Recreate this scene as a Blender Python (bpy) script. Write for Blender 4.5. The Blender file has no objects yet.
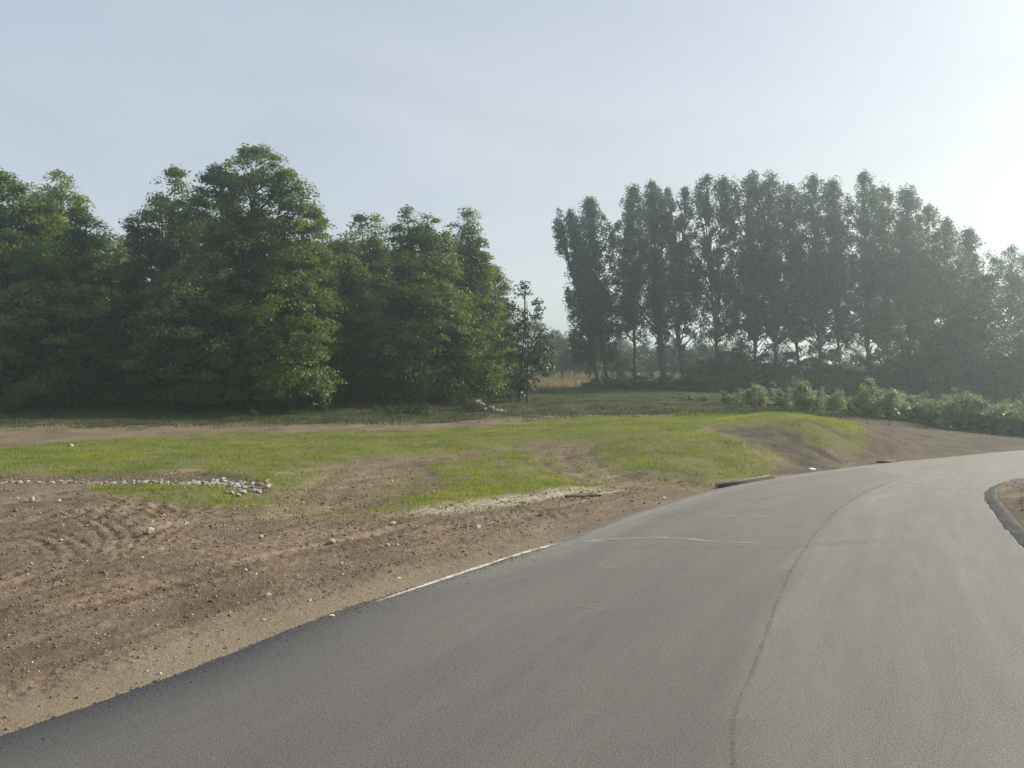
import bpy, math, random
import numpy as np
from mathutils import Vector

random.seed(7)
rng = np.random.default_rng(11)
R = math.radians
scene = bpy.context.scene
col = scene.collection

# ------------------------------------------------------------------ camera
F = 760.0                      # focal length in pixels of the 1024 wide frame
HC = 2.4                       # eye height above the road
cam_d = bpy.data.cameras.new('camera')
cam_d.sensor_width = 36.0
cam_d.lens = F * 36.0 / 1024.0
cam_d.clip_start = 0.1
cam_d.clip_end = 3000
cam = bpy.data.objects.new('camera', cam_d)
cam.location = (0, 0, HC)
cam.rotation_euler = (R(90), 0, 0)
col.objects.link(cam)
scene.camera = cam

# ------------------------------------------------------------------ light
SUN_AZ, SUN_EL = R(71), R(29)          # azimuth clockwise from +Y
SUN_DIR = Vector((math.sin(SUN_AZ) * math.cos(SUN_EL), math.cos(SUN_AZ) * math.cos(SUN_EL), math.sin(SUN_EL)))
world = bpy.data.worlds.new('World')
scene.world = world
world.use_nodes = True
wn, wl = world.node_tree.nodes, world.node_tree.links
wn.clear()
sky = wn.new('ShaderNodeTexSky')
sky.sky_type = 'NISHITA'
sky.sun_disc = False
sky.sun_elevation = SUN_EL
sky.sun_rotation = SUN_AZ
sky.altitude = 100
sky.air_density = 1.0
sky.dust_density = 1.2
sky.ozone_density = 1.5
# thin high cloud veil
tc = wn.new('ShaderNodeTexCoord')
mp = wn.new('ShaderNodeMapping')
mp.inputs['Scale'].default_value = (0.8, 1.4, 2.6)
mp.inputs['Rotation'].default_value = (0.25, 0.35, 0.5)
nz = wn.new('ShaderNodeTexNoise')
nz.inputs['Scale'].default_value = 1.3
nz.inputs['Detail'].default_value = 7
nz.inputs['Roughness'].default_value = 0.52
nz.inputs['Distortion'].default_value = 0.5
cr = wn.new('ShaderNodeMapRange')
cr.inputs['From Min'].default_value = 0.30
cr.inputs['From Max'].default_value = 0.72
cr.inputs['To Min'].default_value = 0.62
cr.inputs['To Max'].default_value = 0.90
mixc = wn.new('ShaderNodeMix')
mixc.data_type = 'RGBA'
VEIL = mixc
bw = wn.new('ShaderNodeRGBToBW')
veil = wn.new('ShaderNodeMix')          # the veil is lit by the same sky: its brightness follows it
veil.data_type = 'RGBA'
veil.blend_type = 'MULTIPLY'
veil.inputs[0].default_value = 1.0
veil.inputs[7].default_value = (0.985, 1.01, 1.0, 1)
bgn = wn.new('ShaderNodeBackground')
bgn.inputs['Strength'].default_value = 0.10
wo = wn.new('ShaderNodeOutputWorld')
wl.new(tc.outputs['Generated'], mp.inputs['Vector'])
wl.new(mp.outputs['Vector'], nz.inputs['Vector'])
wl.new(nz.outputs['Fac'], cr.inputs['Value'])
wl.new(cr.outputs['Result'], mixc.inputs[0])
wl.new(sky.outputs['Color'], mixc.inputs[6])
pw = wn.new('ShaderNodeMath'); pw.operation = 'POWER'; pw.inputs[1].default_value = 0.24
ml = wn.new('ShaderNodeMath'); ml.operation = 'MULTIPLY'; ml.inputs[1].default_value = 3.5
wl.new(sky.outputs['Color'], bw.inputs['Color'])
wl.new(bw.outputs['Val'], pw.inputs[0])
wl.new(pw.outputs[0], ml.inputs[0])
nz2 = wn.new('ShaderNodeTexNoise'); nz2.inputs['Scale'].default_value = 2.2; nz2.inputs['Detail'].default_value = 6
nz2.inputs['Roughness'].default_value = .5; nz2.inputs['Distortion'].default_value = .8
cr2 = wn.new('ShaderNodeMapRange'); cr2.inputs['From Min'].default_value = .32; cr2.inputs['From Max'].default_value = .68
cr2.inputs['To Min'].default_value = .94; cr2.inputs['To Max'].default_value = 1.07
ml2 = wn.new('ShaderNodeMath'); ml2.operation = 'MULTIPLY'
wl.new(mp.outputs['Vector'], nz2.inputs['Vector']); wl.new(nz2.outputs['Fac'], cr2.inputs['Value'])
wl.new(ml.outputs[0], ml2.inputs[0]); wl.new(cr2.outputs['Result'], ml2.inputs[1])
wl.new(ml2.outputs[0], veil.inputs[6])
wl.new(veil.outputs[2], mixc.inputs[7])
# the veil is bluish away from the sun and creamy near it
vt = wn.new('ShaderNodeMapRange'); vt.inputs['From Min'].default_value = 1.14; vt.inputs['From Max'].default_value = 1.50
vm = wn.new('ShaderNodeMix'); vm.data_type = 'RGBA'
vm.inputs[6].default_value = (.89, .975, 1.10, 1); vm.inputs[7].default_value = (1.0, .995, .955, 1)
wl.new(pw.outputs[0], vt.inputs['Value']); wl.new(vt.outputs['Result'], vm.inputs[0]); wl.new(vm.outputs[2], veil.inputs[7])
wl.new(mixc.outputs[2], bgn.inputs['Color'])
wl.new(bgn.outputs['Background'], wo.inputs['Surface'])

sun_d = bpy.data.lights.new('sun', 'SUN')
sun_d.energy = 4.5
sun_d.angle = R(0.9)
sun_d.color = (1.0, 0.89, 0.71)
sun = bpy.data.objects.new('sun', sun_d)
sun.rotation_euler = SUN_DIR.to_track_quat('Z', 'Y').to_euler()
sun.location = (60, 40, 60)
col.objects.link(sun)

scene.view_settings.view_transform = 'Standard'
scene.view_settings.look = 'None'
scene.view_settings.exposure = 0.72
scene.view_settings.gamma = 1.0
HAZE_DENSITY = 0.0021
HAZE_ANISO = 0.74

scene.render.engine = 'CYCLES'
cy = scene.cycles
cy.use_denoising = True
cy.denoising_prefilter = 'NONE'
cy.max_bounces = 5
cy.diffuse_bounces = 2
cy.glossy_bounces = 2
cy.transmission_bounces = 3
cy.transparent_max_bounces = 6
cy.volume_bounces = 1
cy.use_adaptive_sampling = True
cy.adaptive_threshold = 0.01
cy.caustics_reflective = False
cy.caustics_refractive = False

# ------------------------------------------------------------------ numpy noise
_perm = np.random.default_rng(5).random((256, 256))
def vnoise(x, y):
    x = np.asarray(x, float); y = np.asarray(y, float)
    xi = np.floor(x).astype(int); yi = np.floor(y).astype(int)
    xf = x - xi; yf = y - yi
    u = xf * xf * (3 - 2 * xf); v = yf * yf * (3 - 2 * yf)
    a = _perm[xi & 255, yi & 255]; b = _perm[(xi + 1) & 255, yi & 255]
    c = _perm[xi & 255, (yi + 1) & 255]; d = _perm[(xi + 1) & 255, (yi + 1) & 255]
    return (a * (1 - u) + b * u) * (1 - v) + (c * (1 - u) + d * u) * v - 0.5
def fbm(x, y, oct=4, gain=0.5):
    s = 0; a = 1.0
    for k in range(oct):
        s = s + a * vnoise(x * 2 ** k + 17.3 * k, y * 2 ** k + 9.1 * k)
        a *= gain
    return s
def sstep(a, b, x):
    t = np.clip((x - a) / (b - a), 0, 1)
    return t * t * (3 - 2 * t)

# ------------------------------------------------------------------ terrain height
def zroad(Y):
    return -0.02 * np.maximum(0, np.asarray(Y, float) - 12)
def px_road(px, py):                       # pixel ray onto the road surface
    k = (py - 384) / F
    Y = HC / k
    if Y > 12:
        Y = (HC - 0.24) / (k - 0.02)
    return ((px - 512) / F * Y, Y)
def polyroad(l): return np.array([px_road(*p) for p in l])

ROAD_PAIRS = [  # left edge pixel, right edge pixel
    ((0, 737), (1330, 840)), ((200, 665), (1230, 740)), ((335, 612), (1130, 650)), ((400, 592), (1090, 612)),
    ((480, 567), (1050, 574)), ((560, 541), (1024, 549)), ((620, 518), (1003, 525)), ((680, 499), (992, 510)),
    ((722, 488), (986, 500)), ((770, 478), (985, 494)), ((830, 470), (987, 490)), ((885, 463), (994, 486)),
    ((950, 457), (1006, 482)), ((1024, 450), (1024, 478)), ((1110, 445), (1110, 471)), ((1260, 441), (1260, 462))]
Lw = polyroad([p[0] for p in ROAD_PAIRS]); Rw = polyroad([p[1] for p in ROAD_PAIRS])
# the road goes on behind the camera
dv = (Lw[0] - Lw[1]); dv /= np.linalg.norm(dv)
dr = np.array([-0.35, -0.94]); dr /= np.linalg.norm(dr)
Lw = np.vstack([[Lw[0] + dv * 12 + np.array([2.5, -14])], [Lw[0] + dv * 5], Lw])
Rw = np.vstack([[Rw[0] + np.array([-3.0, -19])], [Rw[0] + np.array([-0.4, -5])], Rw])
def catmull(P, n):
    P = np.vstack([2 * P[0] - P[1], P, 2 * P[-1] - P[-2]])
    out = []
    for i in range(1, len(P) - 2):
        t = np.linspace(0, 1, n, endpoint=False)[:, None]
        p0, p1, p2, p3 = P[i - 1], P[i], P[i + 1], P[i + 2]
        out.append(0.5 * ((2 * p1) + (-p0 + p2) * t + (2 * p0 - 5 * p1 + 4 * p2 - p3) * t ** 2 + (-p0 + 3 * p1 - 3 * p2 + p3) * t ** 3))
    out.append(P[-2][None])
    return np.vstack(out)
Lc = catmull(Lw, 12); Rc = catmull(Rw, 12)
ROADPOLY = np.vstack([Lc, Rc[::-1]])

def poly_sd(X, Y, poly):                   # signed distance, positive inside
    X = np.asarray(X, float); Y = np.asarray(Y, float)
    n = len(poly)
    d2 = np.full(X.shape, 1e18); inside = np.zeros(X.shape, bool)
    for i in range(n):
        x0, y0 = poly[i]; x1, y1 = poly[(i + 1) % n]
        ex, ey = x1 - x0, y1 - y0
        L = ex * ex + ey * ey + 1e-12
        t = np.clip(((X - x0) * ex + (Y - y0) * ey) / L, 0, 1)
        d2 = np.minimum(d2, (X - x0 - t * ex) ** 2 + (Y - y0 - t * ey) ** 2)
        c = ((y0 > Y) != (y1 > Y)) & (X < ex * (Y - y0) / (ey if abs(ey) > 1e-12 else 1e-12) + x0)
        inside ^= c
    d = np.sqrt(d2)
    return np.where(inside, d, -d)
def line_dist(X, Y, line):                 # distance and arc length along a line
    X = np.asarray(X, float); Y = np.asarray(Y, float)
    best = np.full(X.shape, 1e18); s_at = np.zeros(X.shape); s = 0
    for i in range(len(line) - 1):
        x0, y0 = line[i]; x1, y1 = line[i + 1]
        ex, ey = x1 - x0, y1 - y0
        L = ex * ex + ey * ey + 1e-12
        t = np.clip(((X - x0) * ex + (Y - y0) * ey) / L, 0, 1)
        d2 = (X - x0 - t * ex) ** 2 + (Y - y0 - t * ey) ** 2
        m = d2 < best
        best = np.where(m, d2, best); s_at = np.where(m, s + t * math.sqrt(L), s_at)
        s += math.sqrt(L)
    return np.sqrt(best), s_at

CP_PX = [(0, 440, 32), (0, 425, 38), (0, 408, 50), (200, 430, 36), (200, 410, 50), (400, 428, 37), (400, 410, 48),
    (300, 450, 27), (300, 500, 16), (450, 440, 31), (450, 480, 19.5), (450, 500, 15.9), (480, 409, 48), (525, 402, 55),
    (550, 420, 40), (600, 440, 29), (600, 480, 19.5), (640, 412, 46), (600, 388, 78), (700, 391, 74), (560, 379, 115),
    (700, 379, 115), (680, 440, 27), (680, 470, 21), (700, 414, 41), (770, 413, 33), (730, 418, 34), (770, 440, 26),
    (730, 478, 20), (850, 424, 32), (870, 440, 28), (800, 462, 23.3), (860, 462, 25), (850, 413, 45), (930, 425, 45),
    (930, 447, 32), (1000, 431, 45), (1024, 440, 38), (750, 397, 70), (900, 405, 80), (1000, 408, 80),
    (0, 401, 80), (300, 401, 80), (790, 410, 45), (100, 462, 22.5), (200, 484, 17.6), (100, 481, 18.4), (0, 480, 18.8), (262, 489, 17)]
CP_XYZ = [(-3, 2, 0), (-10, 3, 0), (-10, 8, 0.03), (-4, 9, 0), (-8, 13, 0.05), (-14, 14, 0.05), (-1.5, 12, 0.02), (-30, 10, .1),
    (-25, 20, -.05), (-120, 60, .8), (120, 60, -1), (60, 25, -.9), (60, 10, -1), (25, 5, 0), (14, 0, 0.1), (0, -30, 0), (-60, 0, .3),
    (60, -60, -1), (-60, -60, 0), (0, 300, 4.5), (-200, 200, 3), (200, 200, 2), (0, 500, 5), (-400, 0, 2), (400, 0, 0), (0, -400, 0),
    (11, 12, .3), (10, 9, .25), (14, 16, .4), (22, 20, .1)]
_cx = [((px - 512) / F * D, D, HC - D * (py - 384) / F) for px, py, D in CP_PX] + CP_XYZ
for p in list(Lc[::8]) + list(Rc[::8]):
    if -20 < p[1] < 45: _cx.append((p[0], p[1], float(zroad(p[1]))))
_cx = np.array(_cx)
def _phi(d2): return np.sqrt(d2 + 2.0)
_A = _phi((_cx[:, None, 0] - _cx[None, :, 0]) ** 2 + (_cx[:, None, 1] - _cx[None, :, 1]) ** 2)
_n = len(_cx)
_M = np.zeros((_n + 1, _n + 1)); _M[:_n, :_n] = _A - np.eye(_n) * 0.05; _M[:_n, _n] = 1; _M[_n, :_n] = 1
_w = np.linalg.solve(_M, np.append(_cx[:, 2], 0))
def zbase(X, Y):
    X = np.asarray(X, float); Y = np.asarray(Y, float)
    z = np.full(X.shape, _w[-1])
    for i in range(_n):
        z = z + _w[i] * _phi((X - _cx[i, 0]) ** 2 + (Y - _cx[i, 1]) ** 2)
    return np.clip(z, -3, 8)
def zcoarse(X, Y):
    z = zbase(X, Y)
    sd = poly_sd(X, Y, ROADPOLY)
    w = sstep(-1.6, 0.0, sd)
    return z * (1 - w) + zroad(Y) * w
def px_ground(pts):                        # pixel rays onto the coarse terrain
    pts = np.asarray(pts, float)
    Ys = np.exp(np.linspace(math.log(3), math.log(200), 420))
    out = []
    kx = (pts[:, 0] - 512) / F; kz = -(pts[:, 1] - 384) / F
    XX = kx[:, None] * Ys[None]; YY = np.repeat(Ys[None], len(pts), 0)
    d = HC + kz[:, None] * Ys[None] - zcoarse(XX, YY)
    for i in range(len(pts)):
        j = np.argmax(d[i] < 0) if (d[i] < 0).any() else len(Ys) - 1
        j = max(j, 1)
        a, b = d[i, j - 1], d[i, j]
        t = a / (a - b) if a != b else 0
        Yv = Ys[j - 1] + (Ys[j] - Ys[j - 1]) * min(max(t, 0), 1)
        out.append((kx[i] * Yv, Yv))
    return np.array(out)

# ------------------------------------------------------------------ ground cover regions (plan view)
def reg(pts): return px_ground(pts)
P_GRASS = reg([(-140, 449), (0, 447), (70, 442), (180, 435), (300, 432), (480, 427), (560, 419), (640, 415), (740, 413.5), (800, 412.5),
    (858, 422), (869, 437), (852, 451), (810, 453), (775, 474), (700, 483), (640, 481), (560, 488), (520, 495), (430, 507), (330, 511), (262, 505),
    (262, 484), (235, 474), (190, 468), (110, 472), (0, 475), (-140, 475)])
P_GRASS2 = reg([(80, 487), (160, 483.5), (262, 491), (275, 500), (200, 506), (120, 497)])
P_THIN1 = reg([(330, 462), (400, 452), (520, 446), (480, 458), (430, 462), (440, 490), (350, 512), (262, 512), (270, 495)])
P_THIN2 = reg([(515, 441), (592, 437), (590, 449), (640, 466), (700, 476), (700, 484), (600, 482), (560, 468), (535, 455)])
P_SLIP = reg([(715, 428), (772, 421), (812, 440), (852, 462), (852, 472), (768, 476), (782, 458), (745, 438)])
P_TRACK = reg([(-200, 441), (0, 438), (60, 434), (150, 431), (300, 428.5), (480, 424.5), (500, 421.5), (420, 423.5), (250, 426), (80, 428.5), (-200, 432)])
P_STRAW = reg([(398, 514), (430, 505), (480, 499), (540, 492), (600, 482), (636, 477), (624, 484), (606, 491), (560, 498), (500, 505), (440, 512)])
P_GRAVEL = reg([(-140, 474), (40, 474), (130, 470.5), (190, 468.5), (238, 474), (262, 481), (262, 490), (200, 484), (100, 482), (-140, 484)])
P_WEEDYR = reg([(880, 424), (1100, 426), (1100, 436), (940, 430)])

RUT_PX = [([(600, 438), (588, 449), (606, 464), (650, 477)], .22, 1), ([(575, 441), (563, 452), (580, 467), (615, 479)], .22, 1),
    ([(548, 446), (540, 456), (556, 468), (590, 481)], .16, 1), ([(772, 425), (795, 437), (822, 450), (848, 462)], .20, 1), ([(806, 420), (832, 431), (858, 446)], .20, 1),
    ([(330, 508), (345, 482), (380, 463), (430, 452)], .22, 1), ([(296, 506), (310, 483), (345, 463)], .20, 1), ([(400, 453), (425, 468), (440, 490)], .22, 1),
    ([(262, 474), (300, 470), (350, 462)], .15, 1), ([(440, 455), (500, 447), (560, 441)], .25, 1), ([(700, 424), (730, 432), (752, 445), (775, 462)], .25, 1),
    ([(-60, 522), (40, 511), (90, 519), (118, 540), (80, 566)], .13, 0), ([(-60, 545), (20, 533), (60, 540), (80, 560)], .13, 0), ([(-40, 650), (150, 588), (330, 548), (470, 521), (620, 491)], .15, 0),
    ([(-40, 620), (150, 568), (330, 531), (470, 508)], .15, 0), ([(-20, 506), (60, 497), (140, 505), (188, 528)], .12, 0), ([(110, 560), (176, 522), (232, 502)], .12, 0),
    ([(-30, 590), (60, 560), (120, 556), (200, 530)], .12, 0), ([(430, 530), (500, 519), (540, 512), (556, 520)], .10, 0), ([(620, 478), (700, 473), (770, 470)], .14, 0),
    ([(872, 438), (950, 443), (1060, 446)], .3, 1), ([(862, 455), (930, 449), (1060, 449)], .3, 1), ([(860, 432), (900, 440), (960, 452)], .3, 1), ([(900, 430), (930, 438), (1000, 441)], .35, 1)]
RUTS = [(catmull(px_ground(a), 6), w, g) for a, w, g in RUT_PX]
def rut_field(X, Y, grass_only=False):
    out = np.zeros(np.shape(X)); arc = np.zeros(np.shape(X))
    for ln, w, g in RUTS:
        if grass_only and not g: continue
        sel = (X > ln[:, 0].min() - 1) & (X < ln[:, 0].max() + 1) & (Y > ln[:, 1].min() - 1) & (Y < ln[:, 1].max() + 1)
        if not sel.any(): continue
        d, sa = line_dist(X[sel], Y[sel], ln)
        L_ = sa.max() + 1e-6
        if not g:
            w = .5
        v = np.exp(-(d / w) ** (2 if g else 4)) * (1 if g else .5 + .5 * np.cos(2 * math.pi * d / .24)) * np.minimum(1, np.minimum(sa, L_ - sa) / (.15 * L_) + .05)
        up = v > out[sel]
        o_ = out[sel]; a_ = arc[sel]; o_[up] = v[up]; a_[up] = sa[up]; out[sel] = o_; arc[sel] = a_
    return out, arc
def masks(X, Y):
    n1 = fbm(X * 0.9, Y * 0.9, 3); n2 = fbm(X * 3.1 + 40, Y * 3.1, 3)
    wob = n1 * 0.9 + n2 * 0.35
    g = sstep(-0.25, 0.35, poly_sd(X, Y, P_GRASS) + wob)
    g = np.maximum(g, sstep(-0.15, 0.25, poly_sd(X, Y, P_GRASS2) + wob * 0.35))
    g *= 1 - 0.90 * sstep(-0.7, 0.7, poly_sd(X, Y, P_THIN1) + wob)
    g *= 1 - 0.85 * sstep(-0.5, 0.7, poly_sd(X, Y, P_THIN2) + wob)
    g *= 1 - 0.98 * sstep(-0.2, 0.4, poly_sd(X, Y, P_SLIP) + wob * 0.5)
    g *= 1 - sstep(-0.2, 0.3, poly_sd(X, Y, P_GRAVEL) + wob * .3)
    g *= 1 - .85 * rut_field(X, Y, True)[0] * sstep(-.5, .1, n1 + .2)
    straw = sstep(-0.45, 0.45, poly_sd(X, Y, P_STRAW) + wob * 0.7 - .1)
    g *= 1 - 0.7 * straw
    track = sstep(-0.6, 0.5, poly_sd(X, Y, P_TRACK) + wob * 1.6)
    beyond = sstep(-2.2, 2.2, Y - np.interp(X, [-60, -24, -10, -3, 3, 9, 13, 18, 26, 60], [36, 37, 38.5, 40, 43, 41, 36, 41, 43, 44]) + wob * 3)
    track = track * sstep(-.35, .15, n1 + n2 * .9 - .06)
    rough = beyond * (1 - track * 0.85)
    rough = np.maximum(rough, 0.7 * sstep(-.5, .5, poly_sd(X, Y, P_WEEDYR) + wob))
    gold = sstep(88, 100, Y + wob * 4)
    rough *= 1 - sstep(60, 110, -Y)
    dark = sstep(-0.3, 0.5, poly_sd(X, Y, P_SLIP) + wob * .5)
    dark = np.maximum(dark, sstep(-.1, .5, n1 + .15) * 0.35)
    dark = np.maximum(dark, 0.9 * sstep(20, 26, Y) * sstep(9.5, 12.5, X + wob))
    dark = np.maximum(dark, .9 * (X > 4.5) * (Y < 16) * (X > np.interp(Y, [0, 8, 12, 16], [4, 5, 6.4, 10])))
    grav = sstep(-.3, .2, poly_sd(X, Y, P_GRAVEL) + wob * .3)
    return g, straw, dark, rough, gold, np.maximum(track * beyond, grav * .7)

ARCS = [  # centre, mean radius, width, pitch, x-range, y-range centre and spread: marks of machine tyres
    (reg([(30, 590)])[0], reg([(170, 505)])[0], 0.5, 0.030),
    (reg([(-120, 520)])[0], reg([(90, 512)])[0], 0.42, 0.035),
    (reg([(300, 560)])[0], reg([(360, 492)])[0], 0.38, 0.035),
    (reg([(470, 640)])[0], reg([(455, 525)])[0], 0.6, 0.022),
    (reg([(500, 520)])[0], reg([(575, 452)])[0], 0.5, 0.035),
    (reg([(60, 640)])[0], reg([(60, 545)])[0], 0.33, 0.025),
]
def zdetail(X, Y, sdr, g, rough, track):
    r = np.hypot(X, Y)
    dirt = (1 - g * 0.6)
    edge = sstep(0.0, 0.5, -sdr)
    z = 0.035 * fbm(X * .7, Y * .7, 3) * edge
    wx = X + 0.4 * fbm(X * .6, Y * .6, 2)
    # graded streaks running with the road
    dl, sl = line_dist(X, Y, Lc)
    near = 1 - sstep(20, 32, r)
    z = z + near * edge * 0.05 * vnoise(dl * 4.2 + 3, sl * .33) * sstep(.3, 1.0, dl) * dirt
    z = z + near * edge * 0.028 * fbm(X * 2.4, Y * 2.4, 4, .62) * dirt
    fine = 1 - sstep(9, 18, r)
    cl = fbm(X * 13, Y * 13, 3, .6)
    z = z + edge * (fine * .8 + .2) * 0.018 * np.maximum(cl, -0.1) * sstep(.25, .7, dl) * dirt
    # tyre lugs in the soft verge
    lane = np.exp(-((dl - 0.62) / 0.16) ** 2) * sstep(4.0, 5.5, Y) * (1 - sstep(8.5, 10, Y)) * (sdr < 0)
    z = z + lane * (-0.012 + 0.008 * np.sin(sl * 2 * math.pi / 0.10 + dl * 10 + 2 * vnoise(sl * 2, dl)) * sstep(-.2, .3, vnoise(sl * 1.7, dl * 3) + .1))
    lane2 = np.exp(-((dl - 1.0 - .25 * vnoise(sl * .5, 0 * sl)) / 0.09) ** 2) * sstep(2.0, 3, Y) * (1 - sstep(8.5, 10, Y)) * (sdr < 0)
    z = z + lane2 * (-0.026 + 0.045 * fbm(sl * 11, dl * 14, 3)) * sstep(-.3, .2, vnoise(sl * 1.1, 0 * sl))
    for c, m, pitch, amp in ARCS:
        rad = np.hypot(X - c[0], Y - c[1]); R0 = math.hypot(m[0] - c[0], m[1] - c[1])
        w = np.exp(-((X - m[0]) ** 2 + (Y - m[1]) ** 2) / (2.1 ** 2))
        z = z + w * amp * .6 * np.sin((rad - R0 + 0.28 * fbm(X * 1.1, Y * 1.1, 3)) * 2 * math.pi / pitch)
    rf_, ra_ = rut_field(X, Y)
    z = z - rf_ * (.036 + .014 * np.sin(ra_ * 2 * math.pi / .22)) * (sdr < -.1)
    z = z - .16 * sstep(-1.5, 1.2, poly_sd(X, Y, P_THIN2)) - .12 * sstep(-1.2, 1., poly_sd(X, Y, P_THIN1)) - .18 * sstep(-.8, .8, poly_sd(X, Y, P_SLIP)) * sstep(.2, 1.5, dl)
    z = z + .10 * fbm(X * .35 + 3, Y * .35, 2) * sstep(14, 22, Y) * sstep(.2, 2.5, dl) * (sdr < 0)
    z = z + rough * 0.12 * fbm(X * .5 + 8, Y * .5, 3)
    gr = sstep(-.3, .3, poly_sd(X, Y, P_GRAVEL))
    return z - 0.10 * gr

def zground(X, Y, full=False):
    X = np.asarray(X, float); Y = np.asarray(Y, float)
    sd = poly_sd(X, Y, ROADPOLY)
    zb = zbase(X, Y); w = sstep(-1.6, 0.0, sd)
    z = zb * (1 - w) + zroad(Y) * w
    m = masks(X, Y)
    z = z + zdetail(X, Y, sd, m[0], m[3], m[5])
    # raised soil island on the inside of the bend
    dr_, _ = line_dist(X, Y, Rc)
    right = (sd < 0) & (X > 4) & (line_dist(X, Y, Lc)[0] > dr_)
    isl = np.where(right, 0.05 * sstep(0.14, 0.26, dr_) + 0.28 * sstep(0.3, 2.2, dr_) * (1 + .8 * fbm(X * 1.1, Y * 1.1, 3)), 0)
    z = z + isl
    # soil lies slightly proud of the verge further along
    z = np.where(sd > 0.0, np.minimum(z, zroad(Y) - 0.05 * sstep(0.0, 0.06, sd) - 0.012), z)
    if full: return z, sd, m, dr_
    return z
def gz(x, y): return float(zground(np.array([x]), np.array([y]))[0])

# ------------------------------------------------------------------ helpers
def mesh_np(name, V, Fc, mat, parent=None, smooth=False, attrs=None, colors=None):
    """Fc: (n,3) or (n,4) array of faces."""
    me = bpy.data.meshes.new(name)
    V = np.asarray(V, np.float32); Fc = np.asarray(Fc, np.int32)
    k = Fc.shape[1]
    me.vertices.add(len(V)); me.vertices.foreach_set('co', V.ravel())
    me.loops.add(Fc.size); me.loops.foreach_set('vertex_index', Fc.ravel())
    me.polygons.add(len(Fc)); me.polygons.foreach_set('loop_start', np.arange(0, Fc.size, k, dtype=np.int32))
    me.polygons.foreach_set('loop_total', np.full(len(Fc), k, np.int32))
    if smooth: me.polygons.foreach_set('use_smooth', np.ones(len(Fc), bool))
    me.update(calc_edges=True)
    for an, (dom, arr) in (attrs or {}).items():
        a = me.attributes.new(an, 'FLOAT', dom); a.data.foreach_set('value', np.asarray(arr, np.float32))
    for an, arr in (colors or {}).items():
        a = me.attributes.new(an, 'FLOAT_COLOR', 'POINT'); a.data.foreach_set('color', np.asarray(arr, np.float32).ravel())
    me.materials.append(mat)
    o = bpy.data.objects.new(name, me); col.objects.link(o)
    if parent: o.parent = parent
    return o
def tag(o, label=None, cat=None, group=None, kind=None):
    if label: o['label'] = label
    if cat: o['category'] = cat
    if group: o['group'] = group
    if kind: o['kind'] = kind
    return o
def empty(name, loc, rz=0):
    o = bpy.data.objects.new(name, None); col.objects.link(o)
    o.location = loc; o.rotation_euler = (0, 0, rz); o.empty_display_size = .3
    return o
def copy_thing(root, loc, rz=0, sc=(1, 1, 1)):
    r = root.copy(); col.objects.link(r)
    r.location = loc; r.rotation_euler = (0, 0, rz); r.scale = sc
    for ch in list(root.children):
        c = ch.copy(); col.objects.link(c); c.parent = r
        for g in list(ch.children):
            d = g.copy(); col.objects.link(d); d.parent = c
    return r

class Nt:
    def __init__(s, name):
        s.m = bpy.data.materials.new(name); s.m.use_nodes = True
        s.t = s.m.node_tree; s.t.nodes.clear()
        s.out = s.n('ShaderNodeOutputMaterial')
    def n(s, typ, **kw):
        nd = s.t.nodes.new(typ)
        for k, v in kw.items(): setattr(nd, k, v)
        return nd
    def l(s, a, b): s.t.links.new(a, b)
    def noise(s, scale, detail=4, rough=.55, vec=None, dist=0):
        nd = s.n('ShaderNodeTexNoise'); nd.inputs['Scale'].default_value = scale
        nd.inputs['Detail'].default_value = detail; nd.inputs['Roughness'].default_value = rough
        nd.inputs['Distortion'].default_value = dist
        if vec is None: vec = s.pos()
        s.l(vec, nd.inputs['Vector'])
        return nd.outputs['Fac']
    def pos(s):
        if not hasattr(s, '_pos'):
            s._pos = s.n('ShaderNodeTexCoord').outputs['Object']
        return s._pos
    def mapr(s, v, a, b, c=0., d=1.):
        nd = s.n('ShaderNodeMapRange'); nd.inputs['From Min'].default_value = a; nd.inputs['From Max'].default_value = b
        nd.inputs['To Min'].default_value = c; nd.inputs['To Max'].default_value = d
        s.l(v, nd.inputs['Value']); return nd.outputs['Result']
    def mix(s, f, a, b):
        nd = s.n('ShaderNodeMix'); nd.data_type = 'RGBA'
        for i, v in ((0, f), (6, a), (7, b)):
            if isinstance(v, (int, float)): nd.inputs[i].default_value = v
            elif isinstance(v, tuple): nd.inputs[i].default_value = (*v, 1)
            else: s.l(v, nd.inputs[i])
        return nd.outputs[2]
    def math(s, op, a, b=None):
        nd = s.n('ShaderNodeMath'); nd.operation = op
        for i, v in ((0, a), (1, b)):
            if v is None: continue
            if isinstance(v, (int, float)): nd.inputs[i].default_value = v
            else: s.l(v, nd.inputs[i])
        return nd.outputs[0]
    def attr(s, name):
        nd = s.n('ShaderNodeAttribute'); nd.attribute_name = name
        return nd
    def bump(s, h, strength, dist):
        nd = s.n('ShaderNodeBump'); nd.inputs['Strength'].default_value = strength; nd.inputs['Distance'].default_value = dist
        s.l(h, nd.inputs['Height']); return nd.outputs['Normal']
    def bsdf(s, colr, rough=.9, normal=None, spec=.3):
        b = s.n('ShaderNodeBsdfPrincipled')
        if isinstance(colr, tuple): b.inputs['Base Color'].default_value = (*colr, 1)
        else: s.l(colr, b.inputs['Base Color'])
        if isinstance(rough, (int, float)): b.inputs['Roughness'].default_value = rough
        else: s.l(rough, b.inputs['Roughness'])
        b.inputs['Specular IOR Level'].default_value = spec
        if normal is not None: s.l(normal, b.inputs['Normal'])
        return b.outputs[0]
    def done(s, sh):
        s.l(sh, s.out.inputs['Surface']); return s.m

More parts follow.
